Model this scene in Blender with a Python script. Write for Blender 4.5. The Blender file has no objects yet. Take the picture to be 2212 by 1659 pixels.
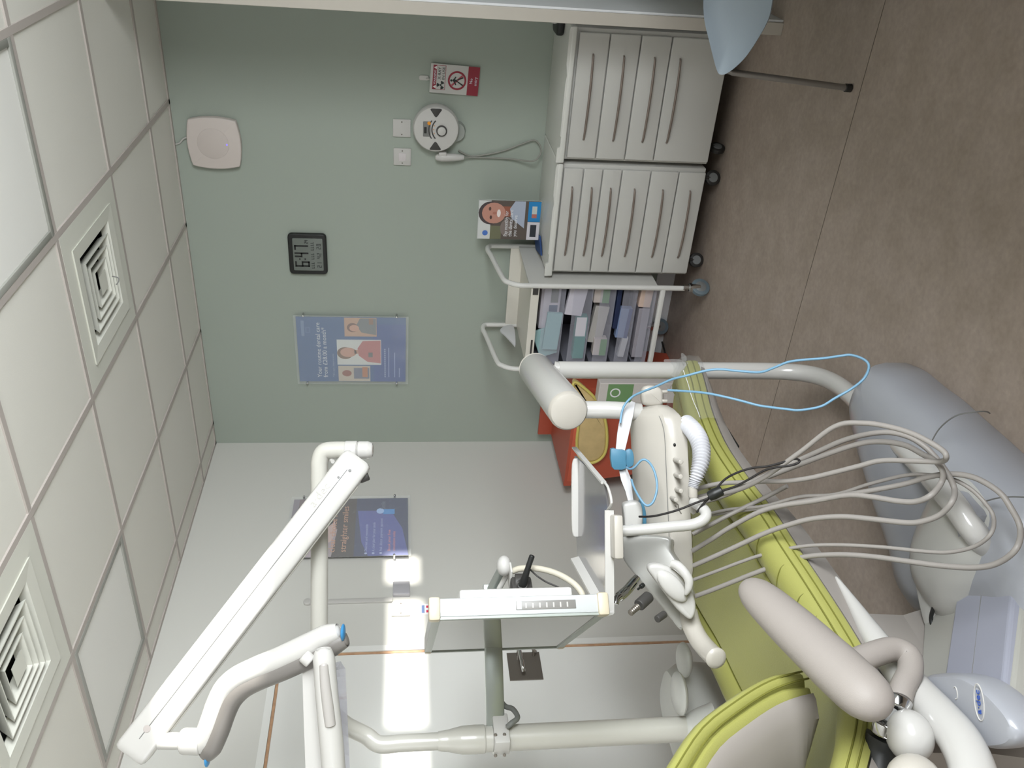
import bpy, bmesh, math, random
from mathutils import Vector, Matrix
random.seed(7)
scene = bpy.context.scene
C = scene.collection
# ------------------------------------------------------------------ camera, world, lights, exposure
CAMZ = 1.49
RR = Vector((0.843, 0.538, 0.003)).normalized()
YAW, PIT, ROL, FPX = 0.56820715, 0.12821535, 0.00283134, 1880.806
def _axes():
    f = Vector((-math.sin(YAW)*math.cos(PIT), math.cos(YAW)*math.cos(PIT), -math.sin(PIT)))
    r = Vector((math.cos(YAW), math.sin(YAW), 0)); u = r.cross(f)
    c, s = math.cos(ROL), math.sin(ROL)
    return c*r+s*u, -s*r+c*u, f
RR, UU, FF = _axes()
H = Vector((0, 0, CAMZ))
cam = bpy.data.cameras.new('camera'); cam.sensor_width = 36; cam.lens = FPX/2212*36; cam.clip_start = .02
camo = bpy.data.objects.new('camera', cam); C.objects.link(camo)
X_, Y_, Z_ = -UU, RR, -FF           # the photograph was taken with the phone turned on its side
camo.matrix_world = Matrix(((X_.x, Y_.x, Z_.x, 0), (X_.y, Y_.y, Z_.y, 0), (X_.z, Y_.z, Z_.z, CAMZ), (0, 0, 0, 1)))
scene.camera = camo
vs = scene.view_settings
vs.view_transform = 'Standard'; vs.look = 'None'; vs.gamma = 1; vs.use_curve_mapping = False; vs.exposure = 0.0
w = bpy.data.worlds.new('world'); scene.world = w; w.use_nodes = True
w.node_tree.nodes['Background'].inputs[0].default_value = (.75, .85, 1, 1)
w.node_tree.nodes['Background'].inputs[1].default_value = 1.0
def area(name, loc, look, sx, sy, power, col=(1, 1, 1)):
    l = bpy.data.lights.new(name, 'AREA'); l.shape = 'RECTANGLE'; l.size = sx; l.size_y = sy; l.energy = power; l.color = col
    o = bpy.data.objects.new(name, l); C.objects.link(o); o.location = loc
    o.rotation_euler = (Vector(look)-Vector(loc)).to_track_quat('-Z', 'Y').to_euler(); return o
sw = area('daylight_side_window', (1.06, .8, 1.62), (-3, 1.5, 1.8), 1.9, 1.0, 100, (.93, .97, 1)); sw.data.spread = math.radians(125)
area('added_rear_daylight', (-2.2, -1.52, 1.65), (-2.6, 3, 1.9), 1.5, 1.1, 14, (1, .985, .95))  # added lamp with no known source, brightens the ceiling and upper walls
sun = bpy.data.lights.new('sun', 'SUN'); sun.energy = 9; sun.angle = .016; sun.color = (1, .97, .9)
suno = bpy.data.objects.new('sun', sun); C.objects.link(suno)
SUND = Vector((-1, -.10, -.115)).normalized()
suno.rotation_euler = SUND.to_track_quat('-Z', 'Y').to_euler(); suno.location = (3, 2, 3)

# ------------------------------------------------------------------ photograph point -> place in the room
def ray(x, y): return FF*FPX + RR*(1659-y-829.5) - UU*(x-1106)
def P(x, y, d): r = ray(x, y); return H + r*(d/r.dot(FF))       # at a distance in front of the camera
def PX(x, y, X): r = ray(x, y); return H + r*(X/r.x)             # on the plane X
def PY(x, y, Y): r = ray(x, y); return H + r*(Y/r.y)
def PZ(x, y, Z): r = ray(x, y); return H + r*((Z-CAMZ)/r.z)
V = Vector

# ------------------------------------------------------------------ materials
def lin(c): return tuple(((v/255)/12.92 if v/255 <= .04045 else ((v/255+.055)/1.055)**2.4) for v in c)
MATS = {}
def mat(name, rgb, rough=.5, metal=0, spec=.5, noise=0, nscale=40, bump=0, coat=0, trans=0, alpha=1, emit=0, rgb2=None, ior=1.45, sheen=0):
    if name in MATS: return MATS[name]
    m = bpy.data.materials.new(name); m.use_nodes = True; nt = m.node_tree; b = nt.nodes['Principled BSDF']
    c = lin(rgb); b.inputs['Base Color'].default_value = (*c, 1)
    b.inputs['Roughness'].default_value = rough; b.inputs['Metallic'].default_value = metal
    b.inputs['Specular IOR Level'].default_value = spec; b.inputs['Coat Weight'].default_value = coat
    b.inputs['Coat Roughness'].default_value = .12
    b.inputs['Transmission Weight'].default_value = trans; b.inputs['Alpha'].default_value = alpha; b.inputs['IOR'].default_value = ior
    if emit:
        b.inputs['Emission Color'].default_value = (*c, 1); b.inputs['Emission Strength'].default_value = emit
    tc = nt.nodes.new('ShaderNodeTexCoord')
    if noise or bump:
        n = nt.nodes.new('ShaderNodeTexNoise'); n.inputs['Scale'].default_value = nscale; n.inputs['Detail'].default_value = 5
        nt.links.new(tc.outputs['Object'], n.inputs['Vector'])
        if noise:
            mx = nt.nodes.new('ShaderNodeMixRGB'); c2 = lin(rgb2) if rgb2 else tuple(v*(1-noise) for v in c)
            mx.inputs[1].default_value = (*c, 1); mx.inputs[2].default_value = (*c2, 1)
            rp = nt.nodes.new('ShaderNodeValToRGB'); rp.color_ramp.elements[0].position = .38; rp.color_ramp.elements[1].position = .62
            nt.links.new(n.outputs['Fac'], rp.inputs[0]); nt.links.new(rp.outputs[0], mx.inputs[0])
            nt.links.new(mx.outputs[0], b.inputs['Base Color'])
        if bump:
            bp = nt.nodes.new('ShaderNodeBump'); bp.inputs['Strength'].default_value = bump; bp.inputs['Distance'].default_value = .002
            nt.links.new(n.outputs['Fac'], bp.inputs['Height']); nt.links.new(bp.outputs[0], b.inputs['Normal'])
    MATS[name] = m; return m
M = dict(
 green=mat('green_wall_paint', (162, 170, 160), .75, spec=.25, bump=.05, nscale=300),
 white_wall=mat('white_wall_paint', (205, 204, 198), .7, spec=.25, bump=.05, nscale=300),
 nib_white=mat('white_partition_paint', (236, 238, 240), .6),
 cream=mat('cream_edge_trim', (188, 182, 172), .5),
 tile=mat('ceiling_tile', (224, 222, 214), .9, spec=.1, bump=.15, nscale=500, noise=.03),
 tbar=mat('ceiling_bar', (180, 172, 166), .6),
 dark_void=mat('dark_void', (20, 20, 20), .9),
 vent=mat('vent_white', (214, 214, 204), .5),
 panel_frame=mat('light_panel_frame', (150, 150, 143), .4),
 panel=mat('light_panel_diffuser', (232, 231, 226), .5),
 door=mat('door_laminate', (222, 222, 218), .5),
 lipping=mat('wood_lipping', (190, 152, 120), .5, noise=.2, nscale=30),
 steel=mat('satin_steel', (120, 114, 106), .35, metal=.6),
 chrome=mat('chrome', (200, 200, 200), .12, metal=1),
 plastic=mat('white_plastic', (192, 190, 186), .35),
 gloss=mat('gloss_white_enamel', (190, 188, 184), .22, coat=.3),
 gloss_cool=mat('gloss_white_moulding', (160, 162, 168), .28, coat=.3),
 shell=mat('warm_grey_shell', (148, 142, 136), .4),
 arm_grey=mat('armrest_grey', (152, 145, 139), .55, bump=.25, nscale=700),
 vinyl=mat('lime_vinyl', (156, 156, 88), .36, spec=.5, bump=.3, nscale=260),
 vinyl_dark=mat('lime_vinyl_seam', (112, 112, 48), .5),
 grey=mat('mid_grey', (120, 120, 118), .5),
 charcoal=mat('charcoal', (62, 60, 58), .5),
 black=mat('black_plastic', (30, 31, 30), .45),
 blackrub=mat('black_rubber', (38, 35, 34), .6),
 lcd=mat('lcd_face', (110, 116, 110), .3),
 cab=mat('cabinet_white', (198, 197, 192), .4, coat=.1),
 worktop=mat('worktop_white', (212, 212, 206), .35),
 handle=mat('bowed_handle', (140, 128, 120), .35, metal=.5),
 castor=mat('castor_black', (44, 42, 40), .5),
 castor_grey=mat('castor_grey', (122, 124, 124), .4),
 castor_blue=mat('castor_blue_grey', (104, 118, 126), .5),
 hose=mat('hose_grey', (148, 143, 138), .45),
 corr=mat('corrugated_white', (198, 198, 202), .35),
 blue_clip=mat('blue_clip', (74, 124, 150), .4),
 blue_cord=mat('blue_cord', (112, 152, 178), .45),
 strap=mat('white_strap', (200, 200, 202), .5),
 head=mat('head_cream', (182, 177, 168), .32, coat=.15),
 silver=mat('silver_plastic', (170, 169, 164), .28, metal=.15),
 tray_metal=mat('tray_steel', (158, 156, 156), .12, metal=.6),
 screen=mat('screen_glass', (164, 162, 156), .06, metal=.55),
 alu=mat('brushed_aluminium', (176, 182, 178), .3, metal=.75),
 pale=mat('monitor_bezel', (184, 187, 187), .35),
 cream2=mat('cream_cap', (192, 182, 160), .4),
 orange=mat('orange_bin', (180, 84, 62), .45, noise=.1, nscale=3),
 bag=mat('yellow_bag', (208, 182, 130), .5, noise=.15, nscale=12, bump=.6),
 lampblue=mat('blue_lamp_button', (60, 130, 180), .3),
 lens=mat('clear_lens', (200, 200, 215), .05, trans=.8, alpha=.55),
 film=mat('clear_film', (190, 190, 188), .08, trans=.0, alpha=.16, spec=1.0),
 acrylic=mat('acrylic', (240, 244, 244), .03, alpha=.12, spec=.8),
 bluechair=mat('chair_shell_blue', (150, 162, 172), .4),
 chairmetal=mat('chair_leg_metal', (150, 146, 142), .35, metal=.6),
 drawer_clear=mat('clear_drawer', (210, 210, 225), .15, alpha=.16, spec=.6),
 white=mat('print_white', (230, 230, 232), .6),
)
def flat(rgb, rough=.55): return mat('print_%d_%d_%d' % rgb, rgb, rough)
# floor with mottling
fm = mat('floor_vinyl', (168, 154, 143), .5, spec=.3, noise=.1, nscale=9, rgb2=(160, 146, 134), bump=.03)
nt = fm.node_tree; b = nt.nodes['Principled BSDF']; mxl = b.inputs['Base Color'].links[0].from_node
n2 = nt.nodes.new('ShaderNodeTexNoise'); n2.inputs['Scale'].default_value = 60; n2.inputs['Detail'].default_value = 8
tcn = [n for n in nt.nodes if n.type == 'TEX_COORD'][0]; nt.links.new(tcn.outputs['Object'], n2.inputs['Vector'])
mm = nt.nodes.new('ShaderNodeMixRGB'); mm.blend_type = 'MULTIPLY'; mm.inputs[0].default_value = .35
nt.links.new(mxl.outputs[0], mm.inputs[1]); nt.links.new(n2.outputs['Color'], mm.inputs[2])
bw = nt.nodes.new('ShaderNodeRGBToBW'); nt.links.new(n2.outputs['Color'], bw.inputs[0])
ml = nt.nodes.new('ShaderNodeMapRange'); ml.inputs[3].default_value = .72; ml.inputs[4].default_value = 1.25
nt.links.new(bw.outputs[0], ml.inputs[0]); nt.links.new(ml.outputs[0], mm.inputs[2]); mm.inputs[0].default_value = 1
nt.links.new(mm.outputs[0], b.inputs['Base Color'])

# ------------------------------------------------------------------ mesh helpers
def link(name, me, m, parent=None, smooth=False):
    o = bpy.data.objects.new(name, me); C.objects.link(o)
    if m: me.materials.append(m)
    if parent is not None:
        o.parent = parent
        off = wloc(parent)
        me.transform(Matrix.Translation(-off))
    if smooth:
        me.polygons.foreach_set('use_smooth', [True]*len(me.polygons))
        try: me.set_sharp_from_angle(angle=math.radians(38))
        except Exception: pass
    return o
def wloc(o):
    l = V(o.location)
    while o.parent: o = o.parent; l = l + V(o.location)
    return l
class MB:
    def __init__(s): s.v = []; s.f = []
    def add(s, vs_, fs): k = len(s.v); s.v += [tuple(v) for v in vs_]; s.f += [tuple(i+k for i in f) for f in fs]; return s
    def box(s, a, b, bev=0, rot=None, seg=2):
        bm = bmesh.new(); bmesh.ops.create_cube(bm, size=1)
        a = V(a); b = V(b); sz = V((abs(b.x-a.x), abs(b.y-a.y), abs(b.z-a.z))); c = (a+b)/2
        bmesh.ops.scale(bm, vec=sz, verts=bm.verts)
        if bev: bmesh.ops.bevel(bm, geom=bm.edges[:], offset=min(bev, .45*min(sz)), segments=seg, affect='EDGES', profile=.5)
        if rot is not None: bmesh.ops.transform(bm, matrix=rot, verts=bm.verts)
        bmesh.ops.translate(bm, vec=c, verts=bm.verts)
        bm.verts.index_update(); s.add([v.co for v in bm.verts], [[v.index for v in f.verts] for f in bm.faces]); bm.free(); return s
    def tube(s, pts, r, ns=16, spline=True, k=6, closed=False, cap=0.0, sx=1.0, up=None):
        pts = [V(p) for p in pts]; n = len(pts)
        rs = list(r) if isinstance(r, (list, tuple)) else [r]*n
        if spline and n > 2: pts, rs = cat(pts, rs, k, closed)
        n = len(pts)
        tg = []
        for i in range(n):
            a = pts[(i-1) % n] if (closed or i > 0) else pts[i]; b_ = pts[(i+1) % n] if (closed or i < n-1) else pts[i]
            tg.append((b_-a).normalized())
        nrm = V(up) if up is not None else (V((0, 0, 1)) if abs(tg[0].z) < .9 else V((1, 0, 0)))
        rings = []
        if cap and not closed:   # rounded ends
            pre = [(pts[0]+tg[0]*0, rs[0])]; 
        N = None
        for i in range(n):
            if N is None: N = (nrm - tg[i]*nrm.dot(tg[i])).normalized()
            else:
                if up is not None: N = V(up)
                N = (N - tg[i]*N.dot(tg[i])).normalized()
            B = tg[i].cross(N)
            def ring(c, rad): return [c + (N*math.cos(t)*rad + B*math.sin(t)*rad*sx) for t in [2*math.pi*j/ns for j in range(ns)]]
            if i == 0 and not closed and cap:
                for q in (0.0, .35, .7): 
                    rr_ = rs[0]-cap+cap*math.sin(q*math.pi/2); rings.append(ring(pts[0]+tg[0]*cap*(1-math.cos(q*math.pi/2)), rr_))
                rings.append(ring(pts[0]+tg[0]*cap, rs[0])); continue
            if i == n-1 and not closed and cap:
                rings.append(ring(pts[i]-tg[i]*cap, rs[i]))
                for q in (.7, .35, 0.0):
                    rr_ = rs[i]-cap+cap*math.sin(q*math.pi/2); rings.append(ring(pts[i]-tg[i]*cap*(1-math.cos(q*math.pi/2)), rr_))
                continue
            rings.append(ring(pts[i], rs[i]))
        return s.rings(rings, closed)
    def rings(s, rings, closed=False, caps=True):
        ns = len(rings[0]); vv = [p for r_ in rings for p in r_]; ff = []
        m = len(rings)
        for i in range(m if closed else m-1):
            j = (i+1) % m
            for q in range(ns): ff.append((i*ns+q, i*ns+(q+1) % ns, j*ns+(q+1) % ns, j*ns+q))
        if caps and not closed: ff.append(tuple(range(ns))[::-1]); ff.append(tuple((m-1)*ns+q for q in range(ns)))
        return s.add(vv, ff)
    def puff(s, outline, n, t, r, seg=4, back=True, rb=None):
        """rounded slab: outline is its front face edge, n points out of the front, t is the thickness"""
        n = V(n).normalized(); o = [V(p) for p in outline]; m = len(o)
        c = sum(o, V())/m
        area_ = sum(((o[i]-c).cross(o[(i+1) % m]-c) for i in range(m)), V())
        if area_.dot(n) < 0: o = o[::-1]
        nin = []
        for i in range(m):
            e1 = (o[i]-o[i-1]); e2 = (o[(i+1) % m]-o[i])
            d = (n.cross(e1).normalized() if e1.length > 1e-9 else V()) + (n.cross(e2).normalized() if e2.length > 1e-9 else V())
            nin.append(d.normalized() if d.length > 1e-9 else V())
        R = []
        for k in range(seg+1):
            a = math.pi/2*k/seg; R.append([o[i]+nin[i]*(r*(1-math.sin(a))) - n*(r*(1-math.cos(a))) for i in range(m)])
        rb = r if rb is None else rb
        for k in range(seg+1):
            a = math.pi/2*(1-k/seg); R.append([o[i]+nin[i]*(rb*(1-math.sin(a))) - n*(t-rb*(1-math.cos(a))) for i in range(m)])
        return s.rings(R)
    def poly(s, pts): return s.add(pts, [tuple(range(len(pts)))])
    def build(s, name, m, parent=None, smooth=True):
        me = bpy.data.meshes.new(name); me.from_pydata(s.v, [], s.f)
        bm = bmesh.new(); bm.from_mesh(me); bmesh.ops.recalc_face_normals(bm, faces=bm.faces); bm.to_mesh(me); bm.free()
        return link(name, me, m, parent, smooth)
def cat(pts, rs, k, closed=False):
    n = len(pts); o = []; q = []
    for i in range(n if closed else n-1):
        g = lambda j: pts[j % n] if closed else pts[max(0, min(n-1, j))]
        h = lambda j: rs[j % n] if closed else rs[max(0, min(n-1, j))]
        p0, p1, p2, p3 = g(i-1), g(i), g(i+1), g(i+2); r1, r2 = h(i), h(i+1)
        for j in range(k):
            t = j/k; t2 = t*t; t3 = t2*t
            o.append(.5*((2*p1)+(p2-p0)*t+(2*p0-5*p1+4*p2-p3)*t2+(3*p1-p0-3*p2+p3)*t3)); q.append(r1+(r2-r1)*t)
    if not closed: o.append(pts[-1]); q.append(rs[-1])
    return o, q
def smooth_loop(pts, k=5): return cat([V(p) for p in pts], [0]*len(pts), k, True)[0]
def tag(o, label=None, cat_=None, group=None, kind=None):
    if label: o['label'] = label
    if cat_: o['category'] = cat_
    if group: o['group'] = group
    if kind: o['kind'] = kind
    return o
def thing(name, label, cat_, loc=(0, 0, 0), group=None):
    o = bpy.data.objects.new(name, None); C.objects.link(o); o.location = loc; o.empty_display_size = .05
    return tag(o, label, cat_, group)
def struct(name, mb, m, smooth=False, parent=None):
    o = mb.build(name, m, parent, smooth)
    if parent is None: o['kind'] = 'structure'
    return o
def text(s_, size, org, right, up, m, parent, name='lettering', thick=.0006, align='LEFT', font_scale_x=1.0, width=None):
    cu = bpy.data.curves.new('t', 'FONT'); cu.body = s_; cu.size = size; cu.extrude = thick/2; cu.align_x = align; cu.resolution_u = 2
    ob = bpy.data.objects.new('t', cu); C.objects.link(ob)
    dg = bpy.context.evaluated_depsgraph_get(); dg.update(); me = bpy.data.meshes.new_from_object(ob.evaluated_get(dg))
    bpy.data.objects.remove(ob)
    if width:
        xs = [v.co.x for v in me.vertices]; font_scale_x = width/max(1e-6, max(xs)-min(xs))
    R = V(right).normalized(); U = V(up).normalized(); N = R.cross(U)
    O = V(org)
    me.transform(Matrix(((R.x*font_scale_x, U.x, N.x, O.x), (R.y*font_scale_x, U.y, N.y, O.y), (R.z*font_scale_x, U.z, N.z, O.z), (0, 0, 0, 1))))
    me.materials.clear()
    return link(name, me, m, parent)
def copy_tree(o, parent=None):
    c = o.copy(); C.objects.link(c); c.parent = parent
    for ch in list(o.children): copy_tree(ch, c)
    return c
def disc(c, n, r, ns=24, up=(0, 0, 1), sx=1, sy=1):
    n = V(n).normalized(); u = (V(up)-n*V(up).dot(n)).normalized(); r_ = u.cross(n)
    return [V(c)+r_*math.cos(2*math.pi*i/ns)*r*sx+u*math.sin(2*math.pi*i/ns)*r*sy for i in range(ns)]
def rrect(cx, cy, w_, h_, r, k=4):
    o = []
    for sx, sy, a0 in ((1, 1, 0), (-1, 1, 90), (-1, -1, 180), (1, -1, 270)):
        for i in range(k+1):
            a = math.radians(a0+90*i/k); o.append((cx+sx*(w_/2-r)+r*math.cos(a), cy+sy*(h_/2-r)+r*math.sin(a)))
    return o

# ================================================================== ROOM
XL, XR, YB, YF, ZC = -3.097, 1.12, 4.207, -1.6, 2.54
struct('floor', MB().box((XL-.15, YF-.15, -.1), (XR+.15, YB+.15, 0)), fm)
sm = MB(); sm.box((XL, 2.772, 0), (XR, 2.7745, .0008))
o = sm.build('trim_1', mat('floor_seam', (96, 86, 78), .5), None, False); o['kind'] = 'structure'
struct('wall_back', MB().box((XL-.15, YB, 0), (XR+.15, YB+.12, 2.8)), M['green'])
# left wall with the door opening
DY0, DY1, DZ = 1.72, 2.647, 2.006
wl = MB(); wl.box((XL-.12, DY1, 0), (XL, YB, 2.8)); wl.box((XL-.12, YF-.12, 0), (XL, DY0, 2.8)); wl.box((XL-.12, DY0, DZ), (XL, DY1, 2.8))
struct('wall_left', wl, M['white_wall'])
wf = MB(); wf.box((XL, YF-.12, 0), (XR, YF, 1.05)); wf.box((XL, YF-.12, 2.25), (XR, YF, 2.8)); wf.box((XL, YF-.12, 1.05), (-3.0, YF, 2.25)); wf.box((-1.4, YF-.12, 1.05), (XR, YF, 2.25))
struct('wall_front', wf, M['white_wall'])
# right-hand outer wall: window and, above a blind, two gaps through which the sun reaches the far wall and the lamp arm
def plane_hit(p): t = (XR-p.x)/(-SUND.x); return p - SUND*t
holes = []
for zz, yy in (((1.385, 1.535), (2.26, 2.945)), ((1.385, 1.535), (2.0, 2.16)), ((1.40, 1.55), (3.06, 3.235))):
    a = plane_hit(V((XL, yy[0], zz[0]))); b_ = plane_hit(V((XL, yy[1], zz[1]))); holes.append((a.y, b_.y, a.z, b_.z))
def wall_with_holes(x0, x1, y0, y1, z0, z1, hs):
    mb = MB(); ys = sorted(set([y0, y1]+[v for h in hs for v in h[:2]])); zs = sorted(set([z0, z1]+[v for h in hs for v in h[2:]]))
    for i in range(len(ys)-1):
        for j in range(len(zs)-1):
            cy, cz = (ys[i]+ys[i+1])/2, (zs[j]+zs[j+1])/2
            if any(h[0] < cy < h[1] and h[2] < cz < h[3] for h in hs): continue
            mb.box((x0, ys[i], zs[j]), (x1, ys[i+1], zs[j+1]))
    return mb
A0, A1, A2 = P(600, 1165, 2.5), P(400, 1475, 2.4), P(440, 1650, 2.3)
ha, hb, hc = plane_hit(A0), plane_hit(A1), plane_hit(A2)
holes.append((hc.y, ha.y, 1.845+.115*2.95, 2.13+.115*3.1))
struct('wall_right', wall_with_holes(XR, XR+.02, YF-.12, YB+.12, 0, 2.8, [(-.2, 1.8, 1.1, 2.10)]+holes), M['white_wall'])
# window frames with glass (one beside the camera, one added behind it)
def window(name, pts_box, axis):
    (x0, y0, z0), (x1, y1, z1) = pts_box; mb = MB(); t = .04
    if axis == 'x':
        for a in (y0, (y0+y1)/2-t/2, y1-t): mb.box((x0, a, z0), (x1, a+t, z1))
        for a in (z0, z1-t): mb.box((x0, y0, a), (x1, y1, a+t))
    else:
        for a in (x0, (x0+x1)/2-t/2, x1-t): mb.box((a, y0, z0), (a+t, y1, z1))
        for a in (z0, z1-t): mb.box((x0, y0, a), (x1, y1, a+t))
    o = mb.build(name, M['plastic'], None, False); o['kind'] = 'structure'; return o
window('window_1', ((XR+.021, -.2, 1.1), (XR+.06, 1.8, 2.12)), 'x')
window('window_2', ((-3.0, YF-.1, 1.05), (-1.4, YF-.06, 2.25)), 'y')  # unseen opening, added to go with the rear lamp
# blinds drawn over the windows (the soft daylight comes from them)
o = MB().box((XR+.065, -.25, 1.05), (XR+.075, 1.85, 2.13)).build('window_blind', M['white'], None, False); tag(o, 'pale blind drawn over the window beside the camera', 'blind')
# end of the partition on the right, with its cream edge
np_ = MB().box((-.597, 3.512, 0), (-.545, YB, ZC)); struct('wall_partition', np_, M['nib_white'])
struct('trim_2', MB().box((-.6, 3.5, 0), (-.553, 3.512, ZC), .002), M['cream'])
# skirting
struct('baseboard_back', MB().box((XL, YB-.014, 0), (-.6, YB, .1), .004), M['nib_white'])
struct('baseboard_left', MB().box((XL, DY1+.05, 0), (XL+.014, YB-.014, .1), .004), M['nib_white'])
# ceiling: tiles in a grid
GX = [-2.95+.6*i for i in range(-1, 8)]; GY = [2.637+.598*i for i in range(-8, 4)]
xs = [XL]+[g for g in GX if XL < g < XR]+[XR]; ys = [YF]+[g for g in GY if YF < g < YB]+[YB]
def cell(cx, cy):
    for i in range(len(xs)-1):
        for j in range(len(ys)-1):
            if xs[i] < cx < xs[i+1] and ys[j] < cy < ys[j+1]: return (i, j)
LIGHTS = [cell(-.85, 2.3), cell(-2.65, 2.3)]; VENTS = [cell(-1.45, 2.9), cell(-2.05, 1.7)]
ce = MB()
for i in range(len(xs)-1):
    for j in range(len(ys)-1):
        if (i, j) in LIGHTS+VENTS: continue
        ce.box((xs[i], ys[j], ZC+.006), (xs[i+1], ys[j+1], ZC+.02))
ce.box((XL-.1, YF-.1, 2.75), (XR+.1, YB+.1, 2.8))
struct('ceiling', ce, M['tile'])
gb = MB()
for g in xs[1:-1]: gb.box((g-.012, YF, ZC), (g+.012, YB, ZC+.008), .001)
for g in ys[1:-1]: gb.box((XL, g-.012, ZC+.0005), (XR, g+.012, ZC+.008), .001)
gb.box((XL, YB-.02, ZC), (XR, YB, ZC+.008)); gb.box((XL, YF, ZC), (XL+.02, YB, ZC+.008))
o = gb.build('ceiling_grid', M['tbar'], None, False); o.name = 'trim_3'; o['kind'] = 'structure'
def panel_light(c, label):
    i, j = c; x0, x1, y0, y1 = xs[i]+.012, xs[i+1]-.012, ys[j]+.012, ys[j+1]-.012
    t = thing('ceiling_light', label, 'ceiling light', ((x0+x1)/2, (y0+y1)/2, ZC), 'flat ceiling light panels')
    f = MB(); e = .022
    for a, b_ in (((x0, y0), (x1, y0+e)), ((x0, y1-e), (x1, y1)), ((x0, y0+e), (x0+e, y1-e)), ((x1-e, y0+e), (x1, y1-e))):
        f.box((a[0], a[1], ZC-.001), (b_[0], b_[1], ZC+.014), .002)
    f.build('frame', M['panel_frame'], t)
    MB().box((x0+e, y0+e, ZC+.006), (x1-e, y1-e, ZC+.012)).build('diffuser', M['panel'], t, False)
panel_light(LIGHTS[0], 'large square ceiling light panel nearest the partition, beside the square air vent')
panel_light(LIGHTS[1], 'square ceiling light panel close to the left wall above the lamp arm')
def ceiling_vent(c, label):
    i, j = c; x0, x1, y0, y1 = xs[i]+.012, xs[i+1]-.012, ys[j]+.012, ys[j+1]-.012; cx, cy = (x0+x1)/2, (y0+y1)/2
    t = thing('ceiling_vent', label, 'air vent', (cx, cy, ZC), 'square four-way ceiling vents')
    def sq(h, z): return [V((cx-h, cy-h, z)), V((cx+h, cy-h, z)), V((cx+h, cy+h, z)), V((cx-h, cy+h, z))]
    def frustum(ring): return MB().rings(ring, closed=True)
    H0 = (x1-x0)/2
    frustum([sq(H0, ZC), sq(.205, ZC-.001), sq(.205, ZC+.03), sq(H0, ZC+.03)]).build('face_plate', M['vent'], t, False)
    frustum([sq(.215, ZC-.006), sq(.165, ZC-.003), sq(.152, ZC+.022), sq(.156, ZC+.026), sq(.21, ZC+.004)]).build('rim', M['vent'], t, False)
    for k, h in enumerate((.132, .100, .068)):
        frustum([sq(h, ZC-.006), sq(h-.004, ZC-.006), sq(h-.020, ZC+.026), sq(h-.017, ZC+.028)]).build('louvre', M['vent'], t, False)
    MB().rings([sq(.036, ZC-.006), sq(.032, ZC-.002)]).build('centre_plate', M['vent'], t, False)
    bx = MB(); e = .2
    bx.box((cx-e, cy-e, ZC+.09), (cx+e, cy+e, ZC+.095))
    for a, b_ in (((cx-e-.005, cy-e), (cx-e, cy+e)), ((cx+e, cy-e), (cx+e+.005, cy+e)), ((cx-e, cy-e-.005), (cx+e, cy-e)), ((cx-e, cy+e), (cx+e, cy+e+.005))):
        bx.box((a[0], a[1], ZC+.03), (b_[0], b_[1], ZC+.095))
    bx.build('duct_box', M['dark_void'], t, False); return t
v1 = ceiling_vent(VENTS[0], 'square ceiling air vent between the larger light panel and the green wall')
MB().tube([P(250, 597, 3.05)+V((0, 0, .012)), P(255, 600, 3.05), P(256, 608, 3.05), P(251, 615, 3.05)], .002, 8).build('hook', M['grey'], v1)
ceiling_vent(VENTS[1], 'square ceiling air vent directly above the lamp arm, cut by the frame edge')
def downlight(x, y, r, label, dark):
    p = PZ(x, y, ZC+.006); t = thing('ceiling_fitting', label, 'ceiling fitting', p)
    t.location = (p.x, p.y, ZC+.006)
    MB().rings([disc((p.x, p.y, ZC+.006), (0, 0, 1), r), disc((p.x, p.y, ZC+.001), (0, 0, 1), r*.96), disc((p.x, p.y, ZC), (0, 0, 1), r*.7), disc((p.x, p.y, ZC+.005), (0, 0, 1), r*.62)]).build('bezel', M['vent'], t)
    MB().rings([disc((p.x, p.y, ZC+.004), (0, 0, 1), r*.5), disc((p.x, p.y, ZC-.004), (0, 0, 1), r*.4), disc((p.x, p.y, ZC-.006), (0, 0, 1), r*.2)]).build('centre', M['grey'] if dark else M['vent'], t)
downlight(283, 912, .042, 'small round white ceiling fitting nearer the green wall', False)
downlight(181, 1131, .06, 'round ceiling fitting with a grey centre nearer the lamp arm', True)

# door in the left wall
t = thing('door_1', None, None, (XL, (DY0+DY1)/2, 0)); t['kind'] = 'structure'
MB().box((XL-.045, DY0+.012, .006), (XL-.001, DY1-.012, DZ-.012), .002).build('door_leaf', M['door'], t, False)
lp = MB(); lp.box((XL-.045, DY1-.012, .006), (XL+.001, DY1-.001, DZ-.001)); lp.box((XL-.045, DY0, DZ-.012), (XL+.001, DY1-.012, DZ-.001)); lp.build('wood_edge', M['lipping'], t, False)
tr = MB(); tr.box((XL, DY1, 0), (XL+.006, DY1+.03, DZ+.03)); tr.box((XL, DY0, DZ), (XL+.006, DY1, DZ+.03)); tr.build('door_frame', M['door'], t, False)
pl = thing('door_plate', None, None); C.objects.unlink(pl); bpy.data.objects.remove(pl)
pz0, pz1, py0, py1 = .866, 1.013, 2.46, 2.61
pp = MB().box((XL, py0, pz0), (XL+.004, py1, pz1), .001).build('handle_plate', M['steel'], t, False)
hy, hz = 2.60, .985
MB().tube([V((XL+.004, 2.595, .962)), V((XL+.05, 2.595, .962)), V((XL+.055, 2.58, .962)), V((XL+.055, 2.5, .958)), V((XL+.04, 2.475, .955))], .009, 12).build('lever', M['chrome'], pp)
MB().tube([V((XL+.004, 2.593, .893)), V((XL+.035, 2.593, .893))], .008, 12, cap=.003).tube([V((XL+.035, 2.603, .90)), V((XL+.035, 2.583, .886))], .006, 10, cap=.002).build('thumb_turn', M['steel'], pp)

# ================================================================== ON THE WALLS
def wall_socket(y, label, kind, m, screws=True):
    pass
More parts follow.
